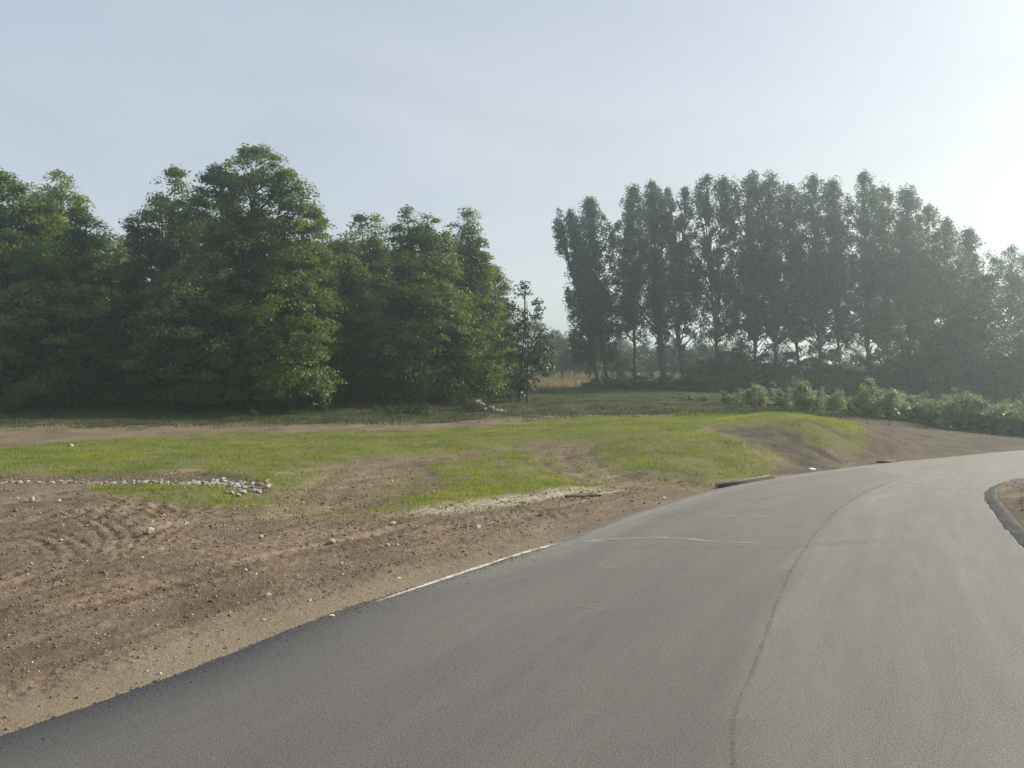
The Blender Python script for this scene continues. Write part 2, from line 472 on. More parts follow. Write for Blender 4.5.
# ------------------------------------------------------------------ materials
def mat_ground():
    m = Nt('ground_soil')
    a1 = m.n('ShaderNodeSeparateColor'); m.l(m.attr('cover').outputs['Color'], a1.inputs[0])
    a2 = m.n('ShaderNodeSeparateColor'); m.l(m.attr('cover_b').outputs['Color'], a2.inputs[0])
    g, straw, dark = a1.outputs; rough, gold, track = a2.outputs
    n1 = m.noise(1.1, 5, .6); n2 = m.noise(14, 5, .65); n3 = m.noise(70, 4, .7)
    c = m.mix(m.mapr(n1, .35, .65), (.200, .155, .110), (.295, .232, .168))
    c = m.mix(m.mapr(n2, .38, .66), c, (.115, .084, .058))
    c = m.mix(m.mapr(n3, .56, .72), c, (.36, .30, .22))
    c = m.mix(m.mapr(m.attr('streak').outputs['Fac'], .1, .45, 0, .5), c, (.34, .275, .20))
    c = m.mix(m.mapr(m.attr('streak').outputs['Fac'], -.1, -.45, 0, .55), c, (.10, .073, .05))
    c = m.mix(m.math('MULTIPLY', dark, .92), c, m.mix(m.mapr(m.math('ADD', n1, n2), .86, 1.32), (.045, .038, .031), (.140, .120, .096)))
    c = m.mix(m.math('MULTIPLY', m.attr('sand').outputs['Fac'], .75), c, m.mix(n2, (.235, .19, .135), (.31, .26, .19)))
    c = m.mix(m.mapr(track, 0, 1, 0, .8), c, m.mix(n2, (.075, .068, .052), (.135, .120, .092)))
    gc = m.mix(m.mapr(n2, .35, .65), (.075, .110, .022), (.150, .180, .045))
    gc = m.mix(m.mapr(m.noise(.45, 3), .4, .65), gc, (.17, .165, .06))
    gm = m.math('MULTIPLY', g, m.mapr(m.noise(9, 5, .7), .36, .58, .30, .85))
    c = m.mix(gm, c, gc)
    sm = m.math('MULTIPLY', straw, m.mapr(m.noise(6, 6, .75), .38, .56, .0, 1.))
    c = m.mix(sm, c, (.44, .41, .33))
    rc = m.mix(m.mapr(m.noise(1.5, 6, .7), .35, .65), (.036, .047, .020), (.078, .082, .038))  # unmown grass tone, darkened further in place of tree shade
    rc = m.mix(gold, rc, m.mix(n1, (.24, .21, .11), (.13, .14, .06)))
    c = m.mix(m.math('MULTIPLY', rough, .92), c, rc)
    h = m.math('ADD', m.math('MULTIPLY', m.noise(35, 6, .75), 1.), m.math('MULTIPLY', n2, 1.2))
    nrm = m.bump(h, .9, .035)
    return m.done(m.bsdf(c, .95, nrm, .15))
def mat_asphalt(name='asphalt', base=(.056, .053, .049), coarse=0):
    m = Nt(name)
    cb = m.n('ShaderNodeCombineXYZ')
    m.l(m.math('MULTIPLY', m.attr('across').outputs['Fac'], 2.2), cb.inputs[0]); m.l(m.math('MULTIPLY', m.attr('along').outputs['Fac'], .16), cb.inputs[1])
    n1 = m.noise(1.0, 5, .6, cb.outputs[0]); n2 = m.noise(95, 3, .8); n3 = m.noise(34, 4, .75); n4 = m.noise(2.7, 6, .65, cb.outputs[0])
    dust = m.attr('dust').outputs['Fac']
    edge = m.attr('edge').outputs['Fac']
    b = base
    c = m.mix(m.mapr(n3, .3, .7), b, tuple(v * 1.7 for v in b))
    dd = m.math('MULTIPLY', dust, m.mapr(n4, .3, .7, .6, 1.1))
    dd = m.math('MULTIPLY', dd, m.mapr(n1, .3, .7, .75, 1.1))
    c = m.mix(dd, c, m.mix(n3, (.205, .190, .170), (.295, .275, .248)))
    c = m.mix(m.mapr(n2, .56, .70), c, (.26, .25, .235))
    c = m.mix(m.mapr(n2, .47, .36), c, (.020, .020, .020))
    c = m.mix(edge, c, m.mix(n3, (.030, .031, .033), (.075, .077, .080)))
    hgt = m.math('ADD', m.math('MULTIPLY', n2, .6), m.math('MULTIPLY', n3, 1.0))
    nd = m.n('ShaderNodeBump'); nd.inputs['Distance'].default_value = .010
    m.l(m.math('ADD', m.math('MULTIPLY', edge, .5), .45), nd.inputs['Strength']); m.l(hgt, nd.inputs['Height'])
    return m.done(m.bsdf(c, m.mapr(n3, .3, .7, .5, .72), nd.outputs[0], .5))
def mat_simple(name, c1, c2, scale=6, rough=.85, bump=.3, dist=.01, spec=.3):
    m = Nt(name)
    n = m.noise(scale, 5, .65)
    c = m.mix(m.mapr(n, .33, .67), c1, c2)
    return m.done(m.bsdf(c, rough, m.bump(m.noise(scale * 4, 4, .7), bump, dist), spec))
def mat_leaf(name, dk, md, lt, transl=.35, tint_lo=.0, tint_hi=1., gloss=.45, spec=.35):
    m = Nt(name)
    t = m.attr('tint').outputs['Fac']
    rp = m.n('ShaderNodeValToRGB'); e = rp.color_ramp.elements
    e[0].position = 0.05; e[0].color = (*dk, 1); e[1].position = .95; e[1].color = (*lt, 1)
    x = e.new(.5); x.color = (*md, 1)
    m.l(t, rp.inputs[0])
    c = rp.outputs[0]
    p = m.bsdf(c, gloss, None, spec)
    tr = m.n('ShaderNodeBsdfTranslucent')
    hs = m.n('ShaderNodeHueSaturation'); hs.inputs['Hue'].default_value = .475; hs.inputs['Saturation'].default_value = 1.15; hs.inputs['Value'].default_value = 1.5
    m.l(c, hs.inputs['Color']); m.l(hs.outputs[0], tr.inputs['Color'])
    mx = m.n('ShaderNodeMixShader'); mx.inputs[0].default_value = transl
    m.l(p, mx.inputs[1]); m.l(tr.outputs[0], mx.inputs[2])
    return m.done(mx.outputs[0])
def mat_streak(name, colr, amount):        # worn dust or paint: breaks up into flecks
    m = Nt(name)
    d = m.bsdf(m.mix(m.noise(20, 3), colr, tuple(v * .8 for v in colr)), .85, None, .2)
    tr = m.n('ShaderNodeBsdfTransparent')
    wear = m.math('MULTIPLY', m.mapr(m.math('ADD', m.math('MULTIPLY', m.noise(55, 4, .8), .5), m.math('MULTIPLY', m.noise(4.5, 4, .7), .5)), .43, .56), m.attr('fade').outputs['Fac'])
    wear = m.math('MULTIPLY', wear, amount)
    mx = m.n('ShaderNodeMixShader'); m.l(wear, mx.inputs[0]); m.l(tr.outputs[0], mx.inputs[1]); m.l(d, mx.inputs[2])
    return m.done(mx.outputs[0])

M_GROUND = mat_ground()
M_ASPH = mat_asphalt()
M_KERB = mat_simple('kerb_asphalt', (.050, .049, .048), (.090, .087, .083), 25, .9, .5, .006)
M_SEAM = mat_streak('seam_tar', (.055, .052, .048), .24)
M_DUST = mat_streak('dust_streak', (.42, .40, .36), .75)
M_DUSTLOW = mat_streak('dust_faint', (.30, .28, .25), .4)
M_LINE = mat_streak('lime_line', (.68, .66, .60), 1.3)
M_MAPLE = mat_leaf('maple_leaves', (.046, .080, .020), (.082, .132, .024), (.165, .205, .032), .47)
M_MAPLE_L = mat_leaf('light_maple_leaves', (.055, .098, .020), (.100, .160, .028), (.19, .24, .042), .48)
M_POPLAR = mat_leaf('poplar_leaves', (.044, .068, .036), (.066, .100, .046), (.100, .135, .058), .34, gloss=.55, spec=.25)
M_SHRUB = mat_leaf('orchard_shrub_leaves', (.13, .17, .085), (.20, .25, .13), (.31, .35, .19), .42)
M_UNDER = mat_leaf('understorey_leaves', (.026, .046, .020), (.044, .072, .028), (.075, .105, .038), .30)
M_ORCH = mat_leaf('old_orchard_leaves', (.035, .058, .025), (.060, .085, .038), (.11, .13, .06), .3)
M_GRASS = mat_leaf('young_grass', (.085, .135, .024), (.155, .215, .038), (.27, .31, .07), .40, gloss=.6, spec=.25)
M_WEED = mat_leaf('rough_grass', (.028, .046, .017), (.050, .070, .025), (.115, .115, .05), .28, gloss=.6, spec=.2)  # darker green of unmown grass, deepened to stand in for tree shade
M_GOLD = mat_leaf('dry_grass', (.15, .135, .065), (.25, .215, .11), (.36, .31, .18), .35, gloss=.7, spec=.2)
M_BARK = mat_simple('grey_brown_bark', (.045, .036, .028), (.105, .088, .070), 9, .95, .8, .03, .15)
M_BARKP = mat_simple('poplar_bark', (.060, .054, .046), (.125, .115, .098), 7, .95, .7, .03, .15)
M_BARKO = mat_simple('orchard_bark', (.08, .045, .028), (.16, .09, .055), 9, .95, .7, .03, .15)
M_ROCK = mat_simple('pale_limestone', (.25, .24, .225), (.48, .47, .445), 7, .85, .7, .02)
M_ROCKG = mat_simple('grey_limestone', (.17, .16, .145), (.33, .315, .29), 7, .85, .7, .02)
M_STONE = mat_simple('tan_fieldstone', (.30, .235, .165), (.44, .36, .27), 6, .8, .5, .01)
M_CLOD = mat_simple('soil_clods', (.115, .086, .060), (.24, .19, .135), 5, .95, .5, .005, .1)
M_CHIP = mat_simple('pale_stone_chips', (.34, .29, .22), (.60, .56, .48), 6, .85, .3, .005)
M_CRUMB = mat_simple('asphalt_crumbs', (.045, .045, .046), (.115, .113, .110), 20, .75, .3, .003, .4)
M_STICK = mat_simple('weathered_wood', (.055, .040, .028), (.12, .09, .065), 12, .9, .6, .01)
M_STICKP = mat_simple('bleached_wood', (.33, .29, .23), (.48, .43, .35), 12, .9, .6, .01)
M_CONC = mat_simple('pale_concrete', (.13, .115, .095), (.24, .215, .18), 9, .9, .5, .006)
M_SHADE = mat_simple('shade_dark', (.020, .019, .018), (.045, .042, .038), 9, .9, .3, .006)  # near-black colour standing in for shadow at the road edge
M_PAPER = mat_simple('white_wrapper', (.72, .71, .69), (.82, .81, .79), 9, .6, .3, .004)
for mm_ in (M_STICK, M_STICKP): pass

# ------------------------------------------------------------------ ground sheet
print('ground')
fine_a = np.linspace(R(-43), R(43), 940)
rest = np.linspace(R(43), R(317), 110)[1:-1]
ang = np.concatenate([fine_a, rest]); na = len(ang)
rad = np.concatenate([np.linspace(.3, 2.3, 8), np.exp(np.arange(math.log(2.5), math.log(60), .0050)), np.exp(np.linspace(math.log(61), math.log(520), 110))])
nr = len(rad)
RR, AA = np.meshgrid(rad, ang, indexing='ij')
GX = (RR * np.sin(AA)).ravel(); GY = (RR * np.cos(AA)).ravel()
GZ, SDR, MK, DRR = zground(GX, GY, True)
ii, jj = np.meshgrid(np.arange(nr - 1), np.arange(na), indexing='ij')
j2 = (jj + 1) % na
faces = np.stack([ii * na + jj, ii * na + j2, (ii + 1) * na + j2, (ii + 1) * na + jj], -1).reshape(-1, 4)[:, ::-1]
sand = sstep(1.3, .25, -SDR + .3 * fbm(GX * 1.5, GY * 1.5, 3)) * (1 - MK[0]) * (1 - .85 * sstep(9, 15, GY))
_dl, _sl = line_dist(GX, GY, Lc)
streak = (vnoise(_dl * 3.2 + .6 * fbm(GX * .5, GY * .5, 2), _sl * .22) * .7 + vnoise(_dl * 8 + 5, _sl * .5) * .5 + .25 * fbm(GX * 4, GY * 4, 3)) * (1 - sstep(26, 40, GY))
V = np.stack([GX, GY, GZ], 1)
# close the middle
cidx = len(V); V = np.vstack([V, [[0, 0, -.07]]])
one = np.ones(len(GX))
def padc(a): return np.vstack([np.stack(a, 1), [[0, 0, 0, 1]]])
g_o = mesh_np('ground', V, faces, M_GROUND, smooth=True,
    attrs={'sand': ('POINT', np.append(sand, 0)), 'streak': ('POINT', np.append(streak, 0))},
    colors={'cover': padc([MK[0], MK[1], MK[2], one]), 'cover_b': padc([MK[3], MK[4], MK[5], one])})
tag(g_o, kind='structure')

# ------------------------------------------------------------------ road
print('road')
def resample(P, n):
    d = np.r_[0, np.cumsum(np.linalg.norm(np.diff(P, axis=0), axis=1))]
    s = np.linspace(0, d[-1], n)
    return np.stack([np.interp(s, d, P[:, 0]), np.interp(s, d, P[:, 1])], 1)
NL = 30
L2 = catmull(Lw, 110); R2 = catmull(Rw, 110); nl = len(L2)
us = np.concatenate([[-0.012, -0.002], np.linspace(0, 1, NL)[:-1], [.996, 1.0, 1.004]])
# ragged left edge
tl = np.gradient(L2, axis=0); tl /= np.linalg.norm(tl, axis=1)[:, None] + 1e-9
nrm_l = np.stack([-tl[:, 1], tl[:, 0]], 1)
_, sarc = 0, np.r_[0, np.cumsum(np.linalg.norm(np.diff(L2, axis=0), axis=1))]
jag = 0.030 * fbm(sarc * 9, sarc * 0, 4, .7) + .05 * vnoise(sarc * .8, sarc * 0 + 3)
L2 = L2 + nrm_l * jag[:, None]
P = L2[:, None, :] * (1 - us[None, :, None]) + R2[:, None, :] * us[None, :, None]
RX, RY = P[..., 0].ravel(), P[..., 1].ravel()
RZ = zroad(RY)
U = np.repeat(us[None], nl, 0).ravel()
RZ = np.where(U < -.01, RZ - .10, np.where(U < 0, RZ - .012, RZ)); RZ = np.where(U > 1, RZ - .09, RZ)
i2, j2_ = np.meshgrid(np.arange(nl - 1), np.arange(len(us) - 1), indexing='ij')
k = len(us)
rf = np.stack([i2 * k + j2_, i2 * k + j2_ + 1, (i2 + 1) * k + j2_ + 1, (i2 + 1) * k + j2_], -1).reshape(-1, 4)
SEAM = catmull(np.vstack([[[0.55, -3], [.75, 1.0]], polyroad([(734, 770), (757, 660), (800, 556), (850, 501), (905, 476)])]), 24)
dsm, _s = line_dist(RX, RY, SEAM)
right_lane = np.where(RX > np.interp(RY, SEAM[:, 1], SEAM[:, 0]), 1.0, 0.0)
dust = .20 + (.14 + .16 * sstep(3, 12, RY)) * right_lane + .12 * sstep(3, 9, RY) + .42 * sstep(8, 24, RY)
dust += .18 * fbm(U * 9, RY * .12, 3)
dust += .4 * np.exp(-((U - .03) / .05) ** 2) * sstep(8, 11, RY)
edgea = np.exp(-(np.maximum(U, 0) / .085) ** 2) * (1 - sstep(6.5, 9.5, RY)) * (1 - .0)
rd = mesh_np('road', np.stack([RX, RY, RZ], 1), rf, M_ASPH, smooth=True,
    attrs={'across': ('POINT', U * 5), 'along': ('POINT', np.repeat(sarc, len(us))), 'dust': ('POINT', np.clip(dust, 0, 1)), 'edge': ('POINT', edgea)})
tag(rd, kind='structure')

def ribbon(name, line, w0, w1, mat, lift=.004, n=120, label=None, wob=.0, feather=True):
    P = resample(np.asarray(line), n)
    t = np.gradient(P, axis=0); t /= np.linalg.norm(t, axis=1)[:, None] + 1e-9
    nn = np.stack([-t[:, 1], t[:, 0]], 1)
    s = np.linspace(0, 1, n)
    wd = (w0 + (w1 - w0) * s) * (1 + wob * fbm(s * 14, s * 0 + len(name), 3))
    off = np.array([-.5, -.2, .2, .5])
    Q = P[:, None] + nn[:, None] * off[None, :, None] * wd[:, None, None]
    X, Y = Q[..., 0].ravel(), Q[..., 1].ravel()
    f = np.repeat(np.minimum(1, np.minimum(s, 1 - s) * 9)[:, None], 4, 1)
    if feather: f = f * np.array([0, 1, 1, 0])[None]
    a, b = np.meshgrid(np.arange(n - 1), np.arange(3), indexing='ij')
    fc = np.stack([a * 4 + b, (a + 1) * 4 + b, (a + 1) * 4 + b + 1, a * 4 + b + 1], -1).reshape(-1, 4)
    o = mesh_np(name, np.stack([X, Y, zroad(Y) + lift], 1), fc, mat, attrs={'fade': ('POINT', f.ravel())})
    return tag(o, kind='structure')
ribbon('road_seam', SEAM, .035, .08, M_SEAM, .004, 400, wob=.12)
ribbon('edge_line', catmull(polyroad([(372, 603), (420, 587), (480, 567), (520, 554), (563, 542)]), 20), .07, .09, M_LINE, .005, 160, wob=.5)
ribbon('edge_line', catmull(polyroad([(590, 533), (604, 529), (616, 524)]), 12), .10, .08, M_DUST, .005, 60, wob=.8)
def px_line(l): return catmull(polyroad(l), 12)
for pts, w0, w1, mt in (
    ([(572, 543), (620, 539), (670, 538), (720, 542), (765, 543)], .14, .10, M_DUST),
    ([(708, 517), (740, 516), (795, 518)], .10, .12, M_DUST),
    ([(735, 512), (760, 509), (775, 510)], .25, .15, M_DUSTLOW),
    ([(876, 485), (905, 487), (938, 490)], .20, .16, M_DUST),
    ([(905, 483), (925, 485)], .25, .2, M_DUSTLOW),
    ([(575, 606), (592, 608), (612, 613)], .06, .09, M_DUSTLOW),
    ([(580, 600), (612, 603)], .05, .07, M_DUSTLOW),
    ([(600, 545), (760, 546), (900, 540)], .5, .35, M_DUSTLOW),
    ([(640, 520), (720, 505), (800, 492)], .5, .4, M_DUSTLOW),
    ([(590, 570), (640, 566)], .12, .1, M_DUSTLOW)):
    ribbon('dust_streak', px_line(pts), w0, w1, mt, .0045 + random.random() * .001, 90, wob=.5)

# rolled asphalt kerb round the inside of the bend
KL = R2[(R2[:, 1] > -6) & (np.arange(nl) < nl - 110 * 2)]
KL = resample(KL, 260)
tk = np.gradient(KL, axis=0); tk /= np.linalg.norm(tk, axis=1)[:, None]
nk = np.stack([tk[:, 1], -tk[:, 0]], 1)
prof = [(-.03, -.02), (-.005, .004), (.015, .012), (.12, .055), (.17, .068), (.22, .06), (.28, .03), (.31, -.06)]
kv = []
for i in range(len(KL)):
    h = 1 - sstep(235, 259, i)
    wv = .03 * vnoise(i * .25, 0.) + .015 * vnoise(i * .9, 0.)
    for a, z in prof:
        p = KL[i] + nk[i] * (a + float(wv))
        kv.append((p[0], p[1], float(zroad(KL[i, 1])) + z * (h if z > .01 else 1)))
k = len(prof)
i2, j2_ = np.meshgrid(np.arange(len(KL) - 1), np.arange(k - 1), indexing='ij')
kf = np.stack([i2 * k + j2_, i2 * k + j2_ + 1, (i2 + 1) * k + j2_ + 1, (i2 + 1) * k + j2_], -1).reshape(-1, 4)
kv = [(a + .006 * rng.normal(), b + .006 * rng.normal(), c + .005 * rng.normal()) for a, b, c in kv]
tag(mesh_np('kerb', kv, kf, M_KERB, smooth=True), kind='structure')

# ------------------------------------------------------------------ scatter of small stuff
print('scatter')
def rot_rand(n):
    q = rng.normal(size=(n, 4)); q /= np.linalg.norm(q, axis=1)[:, None]
    w, x, y, z = q.T
    return np.stack([np.stack([1 - 2 * (y * y + z * z), 2 * (x * y - z * w), 2 * (x * z + y * w)], 1),
        np.stack([2 * (x * y + z * w), 1 - 2 * (x * x + z * z), 2 * (y * z - x * w)], 1),
        np.stack([2 * (x * z - y * w), 2 * (y * z + x * w), 1 - 2 * (x * x + y * y)], 1)], 1)
OCT_V = np.array([(1, 0, 0), (-1, 0, 0), (0, 1, 0), (0, -1, 0), (0, 0, 1), (0, 0, -1)], float)
OCT_F = np.array([(0, 2, 4), (2, 1, 4), (1, 3, 4), (3, 0, 4), (2, 0, 5), (1, 2, 5), (3, 1, 5), (0, 3, 5)])
def scatter_bits(name, X, Y, size, mat, label, sink=.3, z=None):
    n = len(X)
    if z is None: z = zground(X, Y)
    Rm = rot_rand(n)
    v = OCT_V[None] * (1 + .45 * rng.uniform(-1, 1, (n, 6, 1)))
    v = np.einsum('nij,nkj->nki', Rm, v) * size[:, None, None]
    v[:, :, 2] *= .75
    v += np.stack([X, Y, z + size * (1 - sink) * .5], 1)[:, None]
    fc = (OCT_F[None] + (np.arange(n) * 6)[:, None, None]).reshape(-1, 3)
    o = mesh_np(name, v.reshape(-1, 3), fc, mat)
    return tag(o, label, None, None, 'stuff')
def dirt_points(n, rmin, rmax, xlo=-40, xhi=40):
    r = np.exp(rng.uniform(math.log(rmin), math.log(rmax), n)); a = rng.uniform(R(-42), R(42), n)
    X, Y = r * np.sin(a), r * np.cos(a)
    sd = poly_sd(X, Y, ROADPOLY); m = masks(X, Y)
    ok = (sd < -.03) & (m[0] < .35) & (Y < 34)
    return X[ok], Y[ok], sd[ok]
X, Y, sd = dirt_points(130000, 3.6, 36)
keep = (rng.random(len(X)) < np.clip(.15 + 1.6 * (fbm(X * 1.4, Y * 1.4, 3) + .25), .05, 1) * sstep(.2, 1.2, -sd) + .12)
X, Y = X[keep], Y[keep]
size = np.clip(rng.lognormal(math.log(.0055), .6, len(X)), .003, .022) * np.clip(np.hypot(X, Y) / 9, .8, 1.8)
scatter_bits('loose_soil_clods', X, Y, size, M_CLOD, 'loose brown clods of soil strewn over the graded verge')
X, Y, sd = dirt_points(3800, 3.6, 26)
size = np.clip(rng.lognormal(math.log(.007), .45, len(X)), .003, .028) * np.clip(np.hypot(X, Y) / 9, .8, 1.8)
scatter_bits('stone_chips', X, Y, size, M_CHIP, 'small pale stone chips scattered across the bare soil')
# asphalt crumbs and grit along the ragged edge
ids = rng.integers(0, nl, 9000)
base = L2[ids]; ofs = np.where(rng.random(9000) < .3, rng.normal(0, .02, 9000), np.abs(rng.normal(0, .16, 9000)))
sgn = np.sign(poly_sd(base[:, 0] + nrm_l[ids, 0] * .3, base[:, 1] + nrm_l[ids, 1] * .3, ROADPOLY))
pp = base + nrm_l[ids] * (ofs * sgn)[:, None]
okc = (rng.random(9000) < .45) & (pp[:, 1] > 2) & (pp[:, 1] < 11)
pp = pp[okc]; inr = poly_sd(pp[:, 0], pp[:, 1], ROADPOLY) > 0
zz = np.where(inr, zroad(pp[:, 1]), zground(pp[:, 0], pp[:, 1]))
scatter_bits('asphalt_crumbs', pp[:, 0], pp[:, 1], rng.uniform(.003, .010, len(pp)), M_CRUMB, 'dark asphalt crumbs along the ragged road edge', .5, zz)
# coarse rock grit in the swale under the big rocks
bb = P_GRAVEL
X = rng.uniform(bb[:, 0].min(), bb[:, 0].max(), 9000); Y = rng.uniform(bb[:, 1].min(), bb[:, 1].max(), 9000)
ok = (poly_sd(X, Y, P_GRAVEL) > -.1) & (X > -14)
X, Y = X[ok][:1500], Y[ok][:1500]
scatter_bits('swale_gravel', X, Y, rng.uniform(.010, .030, len(X)), M_CLOD, 'brown gravelly rubble between the white rocks in the shallow swale')

# ------------------------------------------------------------------ grass
def blades(name, X, Y, h, w, mat, label, tintbias=0., lean=.45, z=None, kind='stuff'):
    n = len(X)
    if z is None: z = zground(X, Y)
    a = rng.uniform(0, 2 * math.pi, n); la = rng.uniform(0, 2 * math.pi, n)
    dx, dy = np.cos(a) * w / 2, np.sin(a) * w / 2
    ln = rng.uniform(.1, 1, n) * lean * h
    v = np.empty((n, 3, 3))
    v[:, 0] = np.stack([X - dx, Y - dy, z - .01], 1); v[:, 1] = np.stack([X + dx, Y + dy, z - .01], 1)
    v[:, 2] = np.stack([X + np.cos(la) * ln, Y + np.sin(la) * ln, z + h], 1)
    tint = np.clip(.5 + .55 * fbm(X * .8, Y * .8, 4) + rng.normal(0, .18, n) + tintbias, 0, 1)
    o = mesh_np(name, v.reshape(-1, 3), np.arange(3 * n).reshape(-1, 3), mat, attrs={'tint': ('FACE', tint)})
    return tag(o, label, None, None, kind)
print('grass')
n0 = 900000
X = rng.uniform(-32, 20, n0); Y = 14 + 32 * rng.random(n0) ** 1.3
inv = np.abs(X) < Y * .76 + 1
X, Y = X[inv], Y[inv]
m = masks(X, Y)
patch = np.clip(.50 + 1.3 * fbm(X * 2.2, Y * 2.2, 3) + .5 * fbm(X * .5, Y * .5, 2), .08, 1)
ok = rng.random(len(X)) < m[0] * patch
X, Y = X[ok], Y[ok]
blades('young_grass', X, Y, rng.uniform(.03, .085, len(X)), rng.uniform(.012, .026, len(X)), M_GRASS, 'thin bright green new grass sprouting over the graded slope')
# rough mown and unmown grass beyond
n0 = 500000
Y = 34 + 58 * rng.random(n0) ** 1.5; X = rng.uniform(-1, 1, n0) * (Y * .76 + 2)
m = masks(X, Y)
ok = rng.random(len(X)) < m[3] * np.clip(.45 + fbm(X, Y, 3), .1, 1)
X, Y = X[ok], Y[ok]
tall = sstep(44, 52, Y) * sstep(2, -6, X)
blades('rough_grass', X, Y, rng.uniform(.05, .16, len(X)) * (1 + 2.6 * tall * rng.random(len(X))), rng.uniform(.02, .05, len(X)), M_WEED, 'rough grass, darkened partly as tree shade, between the seeded slope and the trees', -.1)
n0 = 60000
Y = rng.uniform(84, 150, n0); X = rng.uniform(-.05, .35, n0) * Y; _k = rng.random(n0) < .25 + .9 * (vnoise(X * .25, Y * .12) + .3); X = X[_k]; Y = Y[_k]; n0 = len(X)
blades('dry_grass', X, Y, rng.uniform(.4, 1.0, n0), rng.uniform(.05, .12, n0), M_GOLD, 'tall golden dry grass under the old orchard trees', 0)
# weeds creeping along the base of the slope at the verge
bandx, bandy, bsd = dirt_points(30000, 12, 34)
sdg = poly_sd(bandx, bandy, P_GRASS)
ok = (sdg > -1.6) & (rng.random(len(bandx)) < .35)
bx_, by_ = bandx[ok], bandy[ok]
blades('verge_sprouts', bx_, by_, rng.uniform(.03, .07, len(bx_)), rng.uniform(.015, .03, len(bx_)), M_GRASS, 'sparse sprouts of grass dotting the soil beside the slope', .05)

# ------------------------------------------------------------------ trees
def tube(path, radii, sides=6):
    path = np.asarray(path, float); n = len(path)
    t = np.gradient(path, axis=0); t /= np.linalg.norm(t, axis=1)[:, None] + 1e-9
    ref = np.array([1., .13, .2]) if abs(t[0, 2]) > .7 else np.array([0, 0, 1.])
    u = np.cross(t, ref); u /= np.linalg.norm(u, axis=1)[:, None] + 1e-9
    v = np.cross(t, u)
    a = np.linspace(0, 2 * math.pi, sides, endpoint=False)
    V = path[:, None] + (u[:, None] * np.cos(a)[None, :, None] + v[:, None] * np.sin(a)[None, :, None]) * np.asarray(radii)[:, None, None]
    i, j = np.meshgrid(np.arange(n - 1), np.arange(sides), indexing='ij')
    j2 = (j + 1) % sides
    Fq = np.stack([i * sides + j, i * sides + j2, (i + 1) * sides + j2, (i + 1) * sides + j], -1).reshape(-1, 4)
    return V.reshape(-1, 3), Fq
class Tubes:
    def __init__(s): s.V = []; s.F = []; s.n = 0
    def add(s, path, radii, sides=6):
        v, f = tube(path, radii, sides); s.V.append(v); s.F.append(f + s.n); s.n += len(v)
    def build(s, name, mat, parent=None):
        return mesh_np(name, np.vstack(s.V), np.vstack(s.F), mat, parent, smooth=True)

def lobe_profile(kind, t):
    if kind == 'plume': return np.clip(np.sin(np.clip(t * .9 + .08, 0, 1) * math.pi) ** .5, .2, 1) * (1.18 - .35 * t)
    if kind == 'round': return np.sqrt(np.clip(1 - (2 * t - 1) ** 2, 0, 1)) ** .8
    if kind == 'dome': return np.clip(np.where(t < .35, .72 + .28 * np.sin(t / .35 * math.pi / 2), np.clip(1 - (np.abs(t - .35) / .66) ** 2.2, 0, 1) ** .45), .08, 1)
    if kind == 'cone': return np.clip(1.05 - t, .06, 1) ** .75 * np.clip(t * 7 + .55, 0, 1)
    if kind in ('column', 'sparse'): return np.clip(np.sin(np.clip(t * .86 + .12, 0, 1) * math.pi) ** .55, .2, 1)
    return np.ones_like(t)

